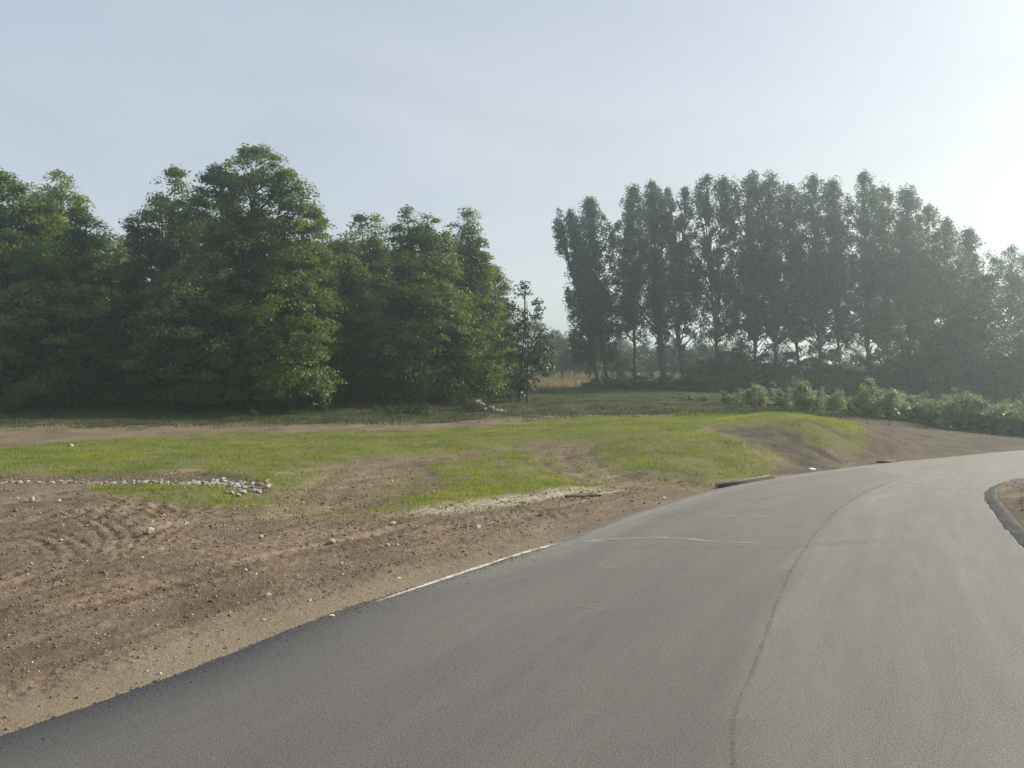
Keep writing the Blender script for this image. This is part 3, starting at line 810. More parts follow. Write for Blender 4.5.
def make_tree(name, base, lobes, mat, bark, n_clump=400, per=70, leaf=.2, csize=.75, trunk_r=.28, lean=(0, 0), seed=0, flat=.5,
              stems=None, branch_every=3, hollow=.35, label=None, cat='tree', group=None, trunk_top=.8):
    """lobes: (dx, dy, z0, z1, radius, kind) in metres relative to the base."""
    global rng
    keep_rng = rng; rng = np.random.default_rng(seed * 7 + 3)
    root = empty(name, base)
    H = max(l[3] for l in lobes)
    T = Tubes()
    stems = stems or [(0, 0, lean[0], lean[1], 1.0)]
    def axis_at(z):      # main axis position at a height
        s = z / H
        return np.array([lean[0] * s + .12 * math.sin(s * 5 + seed), lean[1] * s + .12 * math.cos(s * 4 + seed), z])
    for (sx, sy, lx, ly, rr) in stems:
        zz = np.linspace(-.25, H * trunk_top, 14)
        pth = [np.array([sx + lx * (z / H) + .12 * math.sin(z / H * 5 + seed), sy + ly * z / H + .12 * math.cos(z / H * 4 + seed), z]) for z in zz]
        T.add(pth, [trunk_r * rr * (1.35 if q == 0 else 1) * (1 - .9 * (q / 13) ** .9) + .01 for q in range(14)], 8)
    vol = np.array([(l[3] - l[2]) * l[4] ** 1.6 * (.17 if l[5] == 'sparse' else 1) for l in lobes]); share = vol / vol.sum()
    cen = []; outw = []; tnt = []; straym = []
    for li, (dx, dy, z0, z1, rr, kind) in enumerate(lobes):
        n = max(6, int(n_clump * share[li]))
        t = rng.random(n) ** .92
        az = rng.uniform(0, 2 * math.pi, n)
        rho = 1 - (1 - hollow) * rng.random(n) ** 2.4 
        rad_ = rr * lobe_profile(kind, t) * rho
        lump = 1 + .22 * np.sin(az * 3 + li * 2 + t * 9) * np.sin(t * 11 + seed + li) + rng.normal(0, .07, n)
        rad_ = np.maximum(rad_ * lump - csize * .45, .05)
        z = z0 + (z1 - z0) * t
        stray = (rng.random(n) < .08) & (kind not in ('plume', 'cone', 'sparse')); rad_ = np.where(stray, rad_ * 1.12 + .35, rad_)
        straym.append(stray)
        ln = np.stack([lean[0] * z / H, lean[1] * z / H], 1)
        ox = dx - lean[0] * ((z0 + z1) / 2) / H; oy = dy - lean[1] * ((z0 + z1) / 2) / H
        c = np.stack([ox + ln[:, 0] + np.cos(az) * rad_, oy + ln[:, 1] + np.sin(az) * rad_, z], 1)
        cen.append(c)
        outw.append(np.stack([np.cos(az), np.sin(az), (t - .35) * 1.3 + .25], 1))
        tnt.append(rng.normal(.45, .21, n))
        # leader through the lobe
        zt = np.linspace(max(z0 - .6, H * .12), z1 - .3, 7)
        a0 = axis_at(zt[0])
        pl = []
        for q, z_ in enumerate(zt):
            f_ = (q / 6) ** .7
            tgt = np.array([ox + lean[0] * z_ / H, oy + lean[1] * z_ / H, z_])
            pl.append(axis_at(z_) * (1 - f_) + tgt * f_ + rng.normal(0, .04, 3) * np.array([1, 1, 0]))
        T.add(pl, np.linspace(trunk_r * .42, .02, 7), 5)
        for q in range(0, n, branch_every):
            zc = c[q, 2]; rr_ = math.hypot(c[q, 0] - ox, c[q, 1] - oy)
            zs = max(zc - rr_ * rng.uniform(.4, 1.0), z0 * .7 + .1)
            f_ = np.interp(zs, zt, (np.arange(7) / 6) ** .7)
            tgt = np.array([ox + lean[0] * zs / H, oy + lean[1] * zs / H, zs])
            s0 = axis_at(zs) * (1 - f_) + tgt * f_
            mid = (s0 + c[q]) / 2 + np.array([rng.normal(0, .12), rng.normal(0, .12), .12 * rr_])
            r0 = min(.035 + .02 * rr_, trunk_r * .4)
            T.add([s0, mid, c[q]], [r0, r0 * .6, .012], 4)
    cen = np.vstack(cen); outw = np.vstack(outw); tnt = np.concatenate(tnt)
    nc = len(cen)
    cs = csize * rng.uniform(.6, 1.35, nc) * np.where(np.concatenate(straym), .6, 1)
    idx = np.repeat(np.arange(nc), per); N = len(idx)
    g = rng.normal(size=(N, 3)); g /= np.linalg.norm(g, axis=1)[:, None] + 1e-9
    g *= (rng.random(N) ** .5)[:, None] * np.array([1, 1, flat])[None]
    # the clump droops away from the branch
    pos = cen[idx] + g * cs[idx][:, None]
    pos[:, 2] -= .25 * cs[idx] * (g[:, 0] ** 2 + g[:, 1] ** 2)
    nrm = outw[idx] * .75 + rng.normal(0, .5, (N, 3)) + np.array([0, 0, .55]); nrm /= np.linalg.norm(nrm, axis=1)[:, None]
    tv = rng.normal(size=(N, 3)); tv -= nrm * (tv * nrm).sum(1)[:, None]; tv /= np.linalg.norm(tv, axis=1)[:, None] + 1e-9
    bv = np.cross(nrm, tv)
    ls = leaf * rng.uniform(.55, 1.25, N)
    LV = np.empty((N, 4, 3))
    LV[:, 0] = pos - tv * ls[:, None] * .5; LV[:, 1] = pos + bv * ls[:, None] * .36 - tv * ls[:, None] * .05
    LV[:, 2] = pos + tv * ls[:, None] * .5; LV[:, 3] = pos - bv * ls[:, None] * .36 - tv * ls[:, None] * .05
    tint = np.clip(tnt[idx] + rng.normal(0, .16, N), 0, 1)
    T.build('trunk', bark, root)
    mesh_np('crown', LV.reshape(-1, 3), np.arange(4 * N).reshape(-1, 4), mat, root, attrs={'tint': ('FACE', tint)})
    tag(root, label, cat, group)
    rng = keep_rng
    return root

def px_tree(name, D, bx, lobes, label, mat=None, bark=None, group=None, cat='tree', lean_px=0, **kw):
    """lobes in photograph pixels at distance D: (x, top, bottom, halfwidth, depth offset, kind)."""
    X0 = (bx - 512) / F * D
    z0 = gz(X0, D) - .05
    s = D / F
    out = []
    for (lx, top, bot, hw, dy, kind) in lobes:
        sd_ = (D + dy) / F
        zt = HC - (top - 384) * sd_ - z0; zb = HC - (bot - 384) * sd_ - z0
        out.append(((lx - 512) * sd_ - X0, dy, max(zb, .35), zt, hw * sd_, kind))
    return make_tree(name, (X0, D, z0), out, mat or M_MAPLE, bark or M_BARK, label=label, cat=cat, group=group, **kw)
print('trees')
GL = 'broadleaf trees standing in the left wood edge'
LEFT = [
 ('maple_tree', 49, -8, [(-12, 166, 395, 62, 0, 'dome'), (22, 184, 360, 44, -1, 'dome'), (30, 285, 402, 52, -2, 'round')], 'pale green maple cut off by the left edge of the photo', M_MAPLE_L, 620, 1),
 ('maple_tree', 53, 68, [(60, 174, 330, 30, 0, 'dome'), (50, 186, 300, 24, 1, 'cone'), (78, 196, 300, 24, 1, 'cone'), (38, 200, 380, 34, 1, 'dome'), (86, 216, 380, 38, 0, 'dome'), (70, 290, 402, 50, -2, 'round')], 'light green maple with a spiky tip, second tree from the left edge', M_MAPLE_L, 620, 2),
 ('maple_tree', 60, 112, [(108, 232, 402, 40, 0, 'dome'), (124, 262, 402, 28, -2, 'dome')], 'low yellow-green treetop squeezed between the light spiky maple and the dark tall one', M_MAPLE_L, 300, 3),
 ('maple_tree', 55, 160, [(176, 169, 300, 24, 0, 'dome'), (160, 196, 330, 27, 1, 'dome'), (185, 205, 330, 26, 0, 'dome'), (150, 228, 400, 36, 1, 'dome'), (136, 216, 380, 17, 0, 'dome'), (200, 196, 330, 24, 1, 'dome'), (160, 290, 404, 56, -2, 'round')], 'dark maple with a ragged narrow top just left of the tallest tree', M_MAPLE, 640, 4),
 ('maple_tree', 51, 250, [(256, 146, 300, 44, 0, 'dome'), (220, 166, 320, 36, 1, 'dome'), (285, 170, 330, 38, -1, 'dome'), (310, 206, 360, 30, 0, 'dome'), (238, 220, 400, 66, -1, 'dome'), (292, 250, 400, 46, -3, 'dome'), (205, 270, 400, 62, -3, 'round'), (300, 320, 403, 40, -5, 'round')], 'tallest maple of the wood, broad dark crown with sunlit right flank', M_MAPLE, 1350, 5),
 ('maple_tree', 58, 332, [(322, 218, 390, 24, 0, 'dome'), (342, 240, 398, 34, 0, 'dome'), (325, 300, 402, 40, -3, 'round'), (346, 228, 390, 22, 1, 'dome')], 'mid green maple touching the right flank of the tallest one', M_MAPLE, 430, 6),
 ('maple_tree', 61, 372, [(360, 214, 300, 15, 0, 'cone'), (375, 212, 310, 17, 0, 'cone'), (370, 236, 398, 34, 0, 'dome'), (388, 232, 390, 20, 1, 'dome'), (362, 310, 400, 40, -2, 'round')], 'maple with two small pointed leaders side by side at its top', M_MAPLE, 400, 7),
 ('oak_tree', 55, 425, [(407, 206, 290, 15, 0, 'dome'), (428, 212, 300, 17, 0, 'dome'), (420, 228, 340, 36, 0, 'dome'), (446, 232, 360, 20, 1, 'dome'), (398, 224, 350, 18, 1, 'dome'), (428, 280, 404, 56, -1, 'dome'), (400, 330, 404, 44, -2, 'round')], 'broad tree with a blunt forked top in the right half of the wood', M_MAPLE, 700, 8),
 ('oak_tree', 59, 472, [(467, 208, 290, 15, 0, 'dome'), (478, 236, 310, 17, 0, 'dome'), (474, 262, 398, 32, 0, 'dome'), (458, 240, 360, 18, 1, 'dome'), (466, 330, 403, 34, -2, 'round')], 'slim tree with a lone leaning spire near the right end of the wood', M_MAPLE, 420, 9),
 ('oak_tree', 66, 497, [(494, 267, 340, 19, 0, 'round'), (500, 300, 398, 22, 0, 'dome'), (487, 330, 400, 24, 0, 'round')], 'small round-headed tree behind the young twin-stemmed one', M_MAPLE, 240, 10),
]
for (nm, D, bx, lb, lab, mt, ncl, sd_) in LEFT:
    px_tree(nm, D, bx, lb, lab, mat=mt, group=GL, n_clump=int(ncl * .95), per=125, leaf=.195, csize=.88, trunk_r=.30, seed=sd_, hollow=.6, flat=.42)
px_tree('young_tree', 54, 524, [(525, 275, 325, 11, 0, 'dome'), (513, 302, 365, 17, 0, 'dome'), (538, 300, 360, 15, 0, 'dome'), (526, 322, 388, 34, 0, 'round'), (545, 335, 375, 14, 0, 'round')],
    'young twin-stemmed tree standing alone at the end of the wood', mat=M_UNDER, n_clump=210, per=32, leaf=.19, csize=.5, trunk_r=.10,
    stems=[(-.25, 0, .25, 0, 1), (.35, 0, -.3, 0, .85)], seed=11, hollow=.3, group=GL)

# second row closing the wood: shared prototypes
def copy_tree_px(proto, D, bx, top, Hm, label, wide=1.0, group=None, rz=None):
    X0 = (bx - 512) / F * D; z0 = gz(X0, D) - .05
    Hs = (HC - (top - 384) * D / F - z0) / Hm
    c = copy_thing(proto, (X0, D, z0), random.uniform(0, 6.28) if rz is None else rz, (Hs * wide, Hs * wide, Hs))
    tag(c, label, 'tree', group); return c
GB = 'dark trees deeper inside the left wood'
specs = [(-70, 66, 190), (-20, 70, 200), (30, 68, 230), (85, 72, 250), (135, 70, 240), (190, 68, 215), (245, 72, 215), (300, 70, 240), (350, 74, 262),
         (395, 72, 255), (440, 76, 262), (478, 80, 285), (-130, 60, 175), (512, 92, 335)]
lab0 = 'dark green tree hidden deep in the left wood behind the front row'
proto = None
for k, (bx, D, top) in enumerate(specs):
    if proto is None:
        proto = make_tree('wood_tree', ((bx - 512) / F * D, D, 0), [(0, 0, .4, 15, 4.6, 'dome'), (1.5, 1, .3, 10, 4.2, 'round'), (-1.5, -1, .3, 9, 4.2, 'round')], M_UNDER, M_BARK,
            n_clump=330, per=50, leaf=.34, csize=1.0, trunk_r=.26, seed=40, label=lab0, group=GB)
        X0 = (bx - 512) / F * D; z0 = gz(X0, D); proto.location = (X0, D, z0)
        s_ = (HC - (top - 384) * D / F - z0) / 15; proto.scale = (s_, s_, s_)
    else: copy_tree_px(proto, D, bx, top, 15, lab0, 1.1, GB)
# low dark brush under the wood edge
GBR = 'low brush closing the foot of the wood'
bproto = make_tree('brush', (0, 0, 0), [(0, 0, .05, 2.6, 2.2, 'dome'), (1.6, .3, .05, 1.9, 1.5, 'round'), (-1.5, -.2, .05, 2.1, 1.6, 'round')], M_UNDER, M_BARK, n_clump=110, per=46, leaf=.2,
    csize=.55, trunk_r=.06, seed=61, cat='bush', label='dark low brush at the shaded foot of the left wood', group=GBR)
first = True
for k in range(17):
    bx = -60 + k * 35 + random.uniform(-10, 10); D = random.uniform(57, 64)
    if 505 < bx: continue
    X0 = (bx - 512) / F * D; z0 = gz(X0, D) - .05; s_ = random.uniform(.9, 1.35)
    if first: bproto.location = (X0, D, z0); first = False
    else: copy_thing(bproto, (X0, D, z0), random.uniform(0, 6), (s_, s_, s_))

# ---- poplars
GP = 'tall leaning poplars in the right hand row'
POP = [ # base x, D, tops [(x, top, hw)], bottom of foliage, label
 (600, 80, [(571, 214, 12), (582, 280, 15)], 352, 'leftmost poplar of the row, thin and leaning furthest to the left'),
 (607, 81, [(591, 200, 17), (603, 290, 14)], 352, 'second poplar from the left, just right of the thin leaning one'),
 (634, 84, [(634, 186, 15), (628, 250, 13)], 345, 'thin poplar on the left of the middle clump, right of the first sky gap'),
 (664, 80, [(653, 183, 17), (656, 250, 18)], 350, 'poplar with the thickest bare trunk, fourth from the left'),
 (685, 83, [(669, 190, 12), (686, 190, 13), (680, 260, 18)], 345, 'poplar with a notched twin tip, fifth from the left'),
 (722, 82, [(707, 176, 13), (722, 180, 15), (718, 250, 20)], 350, 'tall flat-topped poplar, left neighbour of the highest pair'),
 (757, 83, [(750, 176, 13), (752, 250, 17)], 352, 'slim poplar left of the highest one in the row'),
 (778, 81, [(768, 174, 17), (770, 250, 20)], 352, 'highest poplar near the middle of the row'),
 (800, 85, [(789, 184, 14), (794, 250, 16)], 352, 'poplar a little lower than the highest and just right of it'),
 (822, 82, [(812, 178, 18), (816, 250, 19)], 352, 'broad-topped poplar left of the narrow vertical sky gap'),
 (842, 84, [(833, 181, 14), (836, 250, 14)], 352, 'slim poplar bordering the narrow sky gap on its left side'),
 (871, 82, [(863, 175, 15), (868, 250, 19)], 352, 'pointed poplar bordering the narrow sky gap on its right side'),
 (890, 85, [(882, 188, 16), (887, 250, 17)], 352, 'hazy poplar, first step down from the pointed one by the gap'),
 (912, 83, [(905, 189, 17), (908, 250, 19)], 352, 'hazy rounded poplar where the row begins to slope down rightwards'),
 (933, 85, [(926, 208, 16), (930, 260, 17)], 355, 'hazy poplar halfway down the sloping right end of the row'),
 (952, 84, [(945, 222, 14), (950, 270, 17)], 355, 'hazy short poplar two before the low sky notch'),
 (974, 86, [(967, 232, 16), (972, 280, 16)], 355, 'last poplar before the low sky notch at the right'),
 (1018, 88, [(1012, 249, 19), (1020, 280, 24)], 360, 'pale hazy poplar at the right edge beyond the low sky notch'),
 (1055, 88, [(1045, 246, 22), (1052, 280, 24)], 360, 'pale hazy poplar cut off by the right edge of the photo'),
]
for k, (bx, D, tops, bot, lab) in enumerate(POP):
    X0 = (bx - 512) / F * D; z0 = gz(X0, D) - .05; s = D / F
    topmin = min(t[1] for t in tops)
    main = min(tops, key=lambda t: t[1])
    H = HC - (topmin - 384) * s - z0
    lb = []
    r_ = np.random.default_rng(900 + k)
    vw_ = r_.uniform(.78, 1.22); tops = [(tx, ty, hw * 1.6 * vw_) for tx, ty, hw in tops]
    zof = lambda py: HC - (py - 384) * s - z0
    for q, (tx, ty, hw) in enumerate(tops):
        hi = q < len(tops) - 1 or len(tops) == 1
        zt = zof(ty); zb = max(zof(bot) + (4.5 if q == 0 else 1.5), zt - 12)
        dx = (tx - 512) * s - X0
        lb.append((dx, r_.uniform(-.5, .5), zb, zt, hw * s * .92, 'plume'))
        for g_ in range(5):
            zc = zt - r_.uniform(.3, 6.5); hgt_ = r_.uniform(2.2, 4.2)
            lb.append((dx + r_.uniform(-1.3, .75) * hw * s, r_.uniform(-1, 1) * hw * s, zc - hgt_, zc, r_.uniform(.5, .95), 'cone'))
    lb.append(((bx * .45 + main[0] * .55 - 512) * s - X0 + r_.uniform(-.4, .4), 0, zof(bot) - .5, zof(bot) + 7.0, tops[-1][2] * s * 1.25, 'sparse'))
    lean = ((main[0] - bx) * s * 1.5, random.uniform(-.8, .8))
    # lobes are already placed by their mean: shift so that the lean brings the tip to its pixel
    lb = [(dx - lean[0] * (z1 - (z0_ + z1) / 2) / H * .9, dy, z0_, z1, r_, kd) for dx, dy, z0_, z1, r_, kd in lb]
    make_tree('poplar_tree', (X0, D, z0), lb, M_POPLAR, M_BARKP, n_clump=430, per=54, leaf=.24, csize=.56, trunk_r=.34 if bx == 664 else .2,
        lean=lean, seed=100 + k, flat=1.15, branch_every=2, hollow=.12, label=lab, group=GP, trunk_top=.92)

# dark round tree at the right end
px_tree('maple_tree', 74, 990, [(985, 277, 400, 26, 0, 'dome'), (966, 300, 402, 30, 0, 'dome'), (1010, 296, 402, 34, 1, 'dome'), (985, 330, 405, 50, -2, 'round')],
    'round dense dark tree standing in front of the last poplars', mat=M_UNDER, n_clump=420, per=70, leaf=.26, csize=.85, trunk_r=.25, seed=70)

# understorey below the poplars
GU = 'dark understorey trees below the poplars'
uproto = make_tree('understorey_tree', (0, 0, 0), [(0, 0, .3, 5.5, 2.4, 'dome'), (1.5, .5, .2, 4.2, 1.9, 'round'), (-1.4, -.3, .2, 4.5, 2.0, 'round')], M_UNDER, M_BARK,
    n_clump=170, per=52, leaf=.24, csize=.66, trunk_r=.12, seed=80, label='dark leafy understorey tree filling the gap below the poplar crowns', group=GU)
first = True
for bx, D, top in [(700, 82, 360), (722, 79, 352), (742, 77, 344), (765, 80, 354), (790, 77, 352), (812, 80, 358), (835, 77, 350), (858, 79, 358), (880, 76, 352),
                   (905, 78, 340), (928, 76, 336), (950, 74, 330), (712, 90, 360), (1012, 70, 345), (1040, 70, 330), (775, 92, 362), (850, 92, 362), (930, 92, 345)]:
    X0 = (bx - 512) / F * D; z0 = gz(X0, D) - .05
    s_ = (HC - (top - 384) * D / F - z0) / 5.5
    if first:
        uproto.location = (X0, D, z0); uproto.scale = (s_, s_, s_); first = False
    else: copy_thing(uproto, (X0, D, z0), random.uniform(0, 6), (s_ * random.uniform(.85, 1.15), s_, s_))
# low shrubs at the poplar feet
GS = 'low dark shrubs at the feet of the leftmost poplars'
first = True
for bx, D, hgt in [(604, 79, 1.1), (628, 77, 1.3), (648, 76, 1.5), (668, 76, 1.4), (690, 76, 1.6), (712, 75, 1.7), (590, 80, .7)]:
    X0 = (bx - 512) / F * D; z0 = gz(X0, D) - .05
    if first:
        sproto = make_tree('shrub', (X0, D, z0), [(0, 0, .05, 1.3, 1.5, 'dome'), (1.2, .2, .03, 1.0, 1.1, 'round'), (-1.1, 0, .03, .9, 1.2, 'round')], M_UNDER, M_BARK,
            n_clump=70, per=44, leaf=.15, csize=.4, trunk_r=.04, seed=90, cat='bush', label='low dark shrub at the feet of the left poplars', group=GS)
        first = False
    else: copy_thing(sproto, (X0, D, z0), random.uniform(0, 6), (hgt * .9, hgt * .9, hgt / 1.3))

# old orchard in the gap, dark twisted trunks
GO = 'old orchard trees seen through the gap'
oproto = make_tree('orchard_tree', (0, 0, 0), [(0, 0, 1.9, 5.6, 2.6, 'dome'), (1.6, 0, 1.6, 4.6, 1.9, 'round'), (-1.6, 0, 1.6, 4.8, 1.9, 'round')], M_ORCH, M_BARKO,
    n_clump=130, per=46, leaf=.26, csize=.6, trunk_r=.20, lean=(.5, 0), seed=95, hollow=.2, branch_every=1, label='old orchard tree with dark trunk in the golden grass beyond the gap', group=GO)
first = True
for bx, D, top in [(561, 112, 338), (590, 100, 345), (612, 112, 348), (632, 106, 350), (650, 114, 350), (672, 108, 349), (693, 104, 350), (574, 124, 342), (604, 130, 345), (640, 128, 346),
                   (668, 130, 345), (700, 126, 345), (545, 118, 345), (548, 135, 338), (586, 138, 340), (620, 140, 342), (718, 112, 345)]:
    X0 = (bx - 512) / F * D; z0 = gz(X0, D) - .05
    s_ = (HC - (top - 384) * D / F - z0) / 5.6
    if first: oproto.location = (X0, D, z0); oproto.scale = (s_, s_, s_); first = False
    else: copy_thing(oproto, (X0, D, z0), random.uniform(0, 6), (s_ * 1.1, s_ * 1.1, s_))
# far tree line
GF = 'distant trees closing the view beyond the orchard'
far_specs = [(540, 190, 322), (556, 170, 330), (575, 175, 334), (598, 180, 338), (622, 185, 338), (648, 180, 340), (675, 178, 338), (702, 185, 336), (740, 180, 338), (780, 180, 338), (820, 180, 340), (860, 180, 340),
    (900, 180, 342), (940, 180, 342), (985, 180, 330), (1030, 175, 330), (1085, 150, 310), (1150, 140, 300), (1130, 95, 262), (1190, 92, 250), (1250, 96, 258), (1320, 90, 240), (1400, 92, 236), (1500, 88, 225), (1620, 86, 220), (-200, 90, 180), (-280, 90, 190), (470, 170, 320), (500, 165, 325)]
for k, (bx, D, top) in enumerate(far_specs):
    X0 = (bx - 512) / F * D; z0 = gz(X0, D) - .05
    s_ = (HC - (top - 384) * D / F - z0) / 15
    c = copy_thing(proto, (X0, D, z0), random.uniform(0, 6), (max(s_, .55) * 1.15, max(s_, .55) * 1.15, s_))
    c.name = 'distant_tree'
    tag(c, 'distant rounded tree on the horizon beyond the orchard and poplars', 'tree', GF)

# ---- pale green bushy fruit trees in a row at the right
GSH = 'pale green bushy fruit trees along the right verge'
SH0 = [(757, 378, 48, 'pale bushy fruit tree farthest left of the row, behind the grassy bank'), (803, 378, 46, 'pale fruit tree right behind the crest of the grassy bank'),
      (836, 388, 47, 'small pale fruit tree between two taller ones behind the grassy bank'), (864, 383, 44, 'pale fruit tree with a slim bare trunk at the end of the grassy bank'),
      (888, 378, 44, 'tallest pale fruit tree of the row with upright tufts'), (912, 388, 45, 'pale fruit tree just right of the tallest tufted one'),
      (940, 396, 44, 'low pale fruit tree in the dip of the row'), (962, 388, 43, 'pale fruit tree with feathery tip left of the short-trunked one'),
      (982, 390, 42, 'pale fruit tree whose short dark trunk shows above the soil'), (1004, 394, 42, 'pale fruit tree next to last before the right edge'),
      (1026, 398, 41, 'pale fruit tree cut off by the right edge of the photo'), (1052, 394, 41, 'pale fruit tree beyond the right edge'), (780, 386, 50, 'low pale fruit tree in the gap behind the bank crest')]
SH = SH0 + [(bx_s, tp_, D_s, 'pale feathery bush filling the band between the fruit trees at the right') for bx_s, tp_, D_s in
    [(820, 386, 50), (850, 391, 49), (876, 388, 47), (900, 392, 48), (926, 396, 47), (951, 394, 46), (972, 396, 46), (993, 397, 45), (1015, 400, 44), (1038, 400, 43), (726, 389, 55), (744, 385, 53), (706, 392, 57), (690, 393, 60)]]
def shrub_lobes(k):
    r_ = np.random.default_rng(300 + k)
    lb = [(0, 0, .7, 2.2, .9, 'dome')]
    for q in range(13):
        a = r_.uniform(0, 6.28); d = r_.uniform(.2, 1.5)
        top = 3.05 if q == 0 else r_.uniform(1.4, 2.9) - .25 * d
        lb.append((math.cos(a) * d, math.sin(a) * d, r_.uniform(.12, .6), top, r_.uniform(.25, .5), 'cone' if q % 3 else 'dome'))
    return lb
sp = []
for k in range(5):
    sp.append(make_tree('fruit_tree', (0, 0, 0), shrub_lobes(k), M_SHRUB, M_BARK, n_clump=170, per=26, leaf=.15, csize=.34, trunk_r=.07,
        stems=[(0, 0, .1, 0, 1)], seed=310 + k, hollow=.25, flat=.8, group=GSH, branch_every=2))
for k, (bx, top, D, lab) in enumerate(SH):
    X0 = (bx - 512) / F * D; z0 = gz(X0, D) - .05
    s_ = (HC - (top - 384) * D / F - z0) / 3.05
    if k < 5: o = sp[k]; o.location = (X0, D, z0); o.scale = (s_ * 1.3, s_ * 1.2, s_)
    else: o = copy_thing(sp[k % 5], (X0, D, z0), k * 1.7, (s_ * 1.3, s_ * 1.2, s_))
    tag(o, lab, 'fruit tree', GSH)

# leafy weeds at the wood edge
GW = 'leafy weeds growing in the shaded grass before the wood'
first = True
for k in range(46):
    bx = random.uniform(-20, 500); D = random.uniform(43, 52)
    if k % 5 == 0: bx = random.uniform(0, 60)
    X0 = (bx - 512) / F * D; z0 = gz(X0, D) - .02; s_ = random.uniform(.5, 1.25)
    if first:
        wproto = make_tree('weed', (X0, D, z0), [(0, 0, .03, .75, .35, 'dome'), (.3, .1, .03, .5, .3, 'round')], M_WEED, M_BARK, n_clump=26, per=22, leaf=.09, csize=.16, trunk_r=.012, seed=97,
            cat='weed', label='knee-high leafy weed in the shaded grass before the left wood', group=GW)
        first = False
    else: copy_thing(wproto, (X0, D, z0), random.uniform(0, 6), (s_, s_, s_))

ORD = 'first second third fourth fifth sixth seventh eighth ninth tenth eleventh twelfth thirteenth fourteenth fifteenth sixteenth seventeenth eighteenth nineteenth'.split()
def ordinal_labels(group, match, fmt):
    L_ = [o for o in col.objects if o.get('group') == group and (match is None or match in o.get('label', ''))]
    L_.sort(key=lambda o: o.location.x / max(o.location.y, 1))
    for k, o in enumerate(L_): o['label'] = fmt % ORD[k]
ordinal_labels(GU, None, '%s dark understorey tree from the left below the poplar crowns')
ordinal_labels(GO, None, '%s old orchard tree from the left beyond the golden grass gap')
ordinal_labels(GS, None, '%s low dark shrub from the left at the feet of the poplars')
ordinal_labels(GBR, None, '%s dark brush from the left at the shaded foot of the left wood')
ordinal_labels(GSH, 'feathery bush filling', '%s pale feathery filler bush from the left in the verge hedge')
ordinal_labels(GB, None, '%s dark tree from the left deep behind the front row of the wood')

# ------------------------------------------------------------------ rocks
print('rocks')
def rock_mesh(name, seed, mat, sx=1, sy=.8, sz=.6, cuts=3):
    r_ = np.random.default_rng(seed)
    import bmesh
    bm = bmesh.new(); bmesh.ops.create_icosphere(bm, subdivisions=3, radius=1)
    planes = []
    for q in range(11):
        d = r_.normal(size=3); d /= np.linalg.norm(d); planes.append((d, r_.uniform(.55, .9)))
    for v in bm.verts:
        p = np.array(v.co)
        for d, o_ in planes:
            e = p @ d - o_
            if e > 0: p = p - d * e
        p = p * (1 + .05 * math.sin(p[0] * 9 + seed) * math.sin(p[1] * 8 + p[2] * 7))
        v.co = (p[0] * sx, p[1] * sy, p[2] * sz)
    me = bpy.data.meshes.new(name); bm.to_mesh(me); bm.free(); me.materials.append(mat)
    return me
RM = [rock_mesh('white_rock', 500 + k, M_ROCK if k % 2 == 0 else M_ROCKG, 1, random.uniform(.7, .95), random.uniform(.5, .75)) for k in range(7)]
swale = catmull(px_ground([(-60, 479), (0, 480), (60, 479), (110, 479), (150, 480), (190, 481), (225, 484), (250, 488), (262, 489)]), 12)
sw = resample(swale, 600)
GR = 'white rocks lining the shallow swale'
nrk = 270
ts = rng.random(nrk) ** .8
for k in range(nrk):
    t = ts[k]; p = sw[int(t * 599)]
    spread = .16 + .26 * sstep(.45, .8, t)
    x = p[0] + rng.normal(0, .05); y = p[1] + rng.normal(0, 1) * spread + (.25 if t > .5 else 0) * (1 - sstep(.9, 1, t))
    s_ = rng.uniform(.03, .068) * (1 + .35 * (t > .7))
    o = bpy.data.objects.new('rock', RM[k % 7]); col.objects.link(o)
    o.location = (x, y, gz(x, y) + s_ * .5); o.rotation_euler = (rng.uniform(-.4, .4), rng.uniform(-.4, .4), rng.uniform(0, 6.3)); o.scale = (s_, s_, s_)
    tag(o, 'broken white limestone rock lying in the swale at the left', 'rock', GR)
# rubble heap by the wood
hp = px_ground([(488, 413)])[0]
for k in range(20):
    t = rng.random(); x = hp[0] - .9 + 2.1 * t + rng.normal(0, .1); y = hp[1] + rng.normal(0, .25)
    s_ = rng.uniform(.06, .15); zt = (.7 * (1 - t) ** 1.2) * rng.random() ** .4
    o = bpy.data.objects.new('rubble_stone', RM[k % 4]); col.objects.link(o)
    o.location = (x, y, gz(x, y) + .05 + zt); o.rotation_euler = (rng.uniform(-1, 1), rng.uniform(-1, 1), rng.uniform(0, 6.3)); o.scale = (s_ * 1.2, s_, s_)
    tag(o, 'pale broken stone in the small rubble heap before the wood', 'rock', 'pale stones heaped before the right end of the wood')
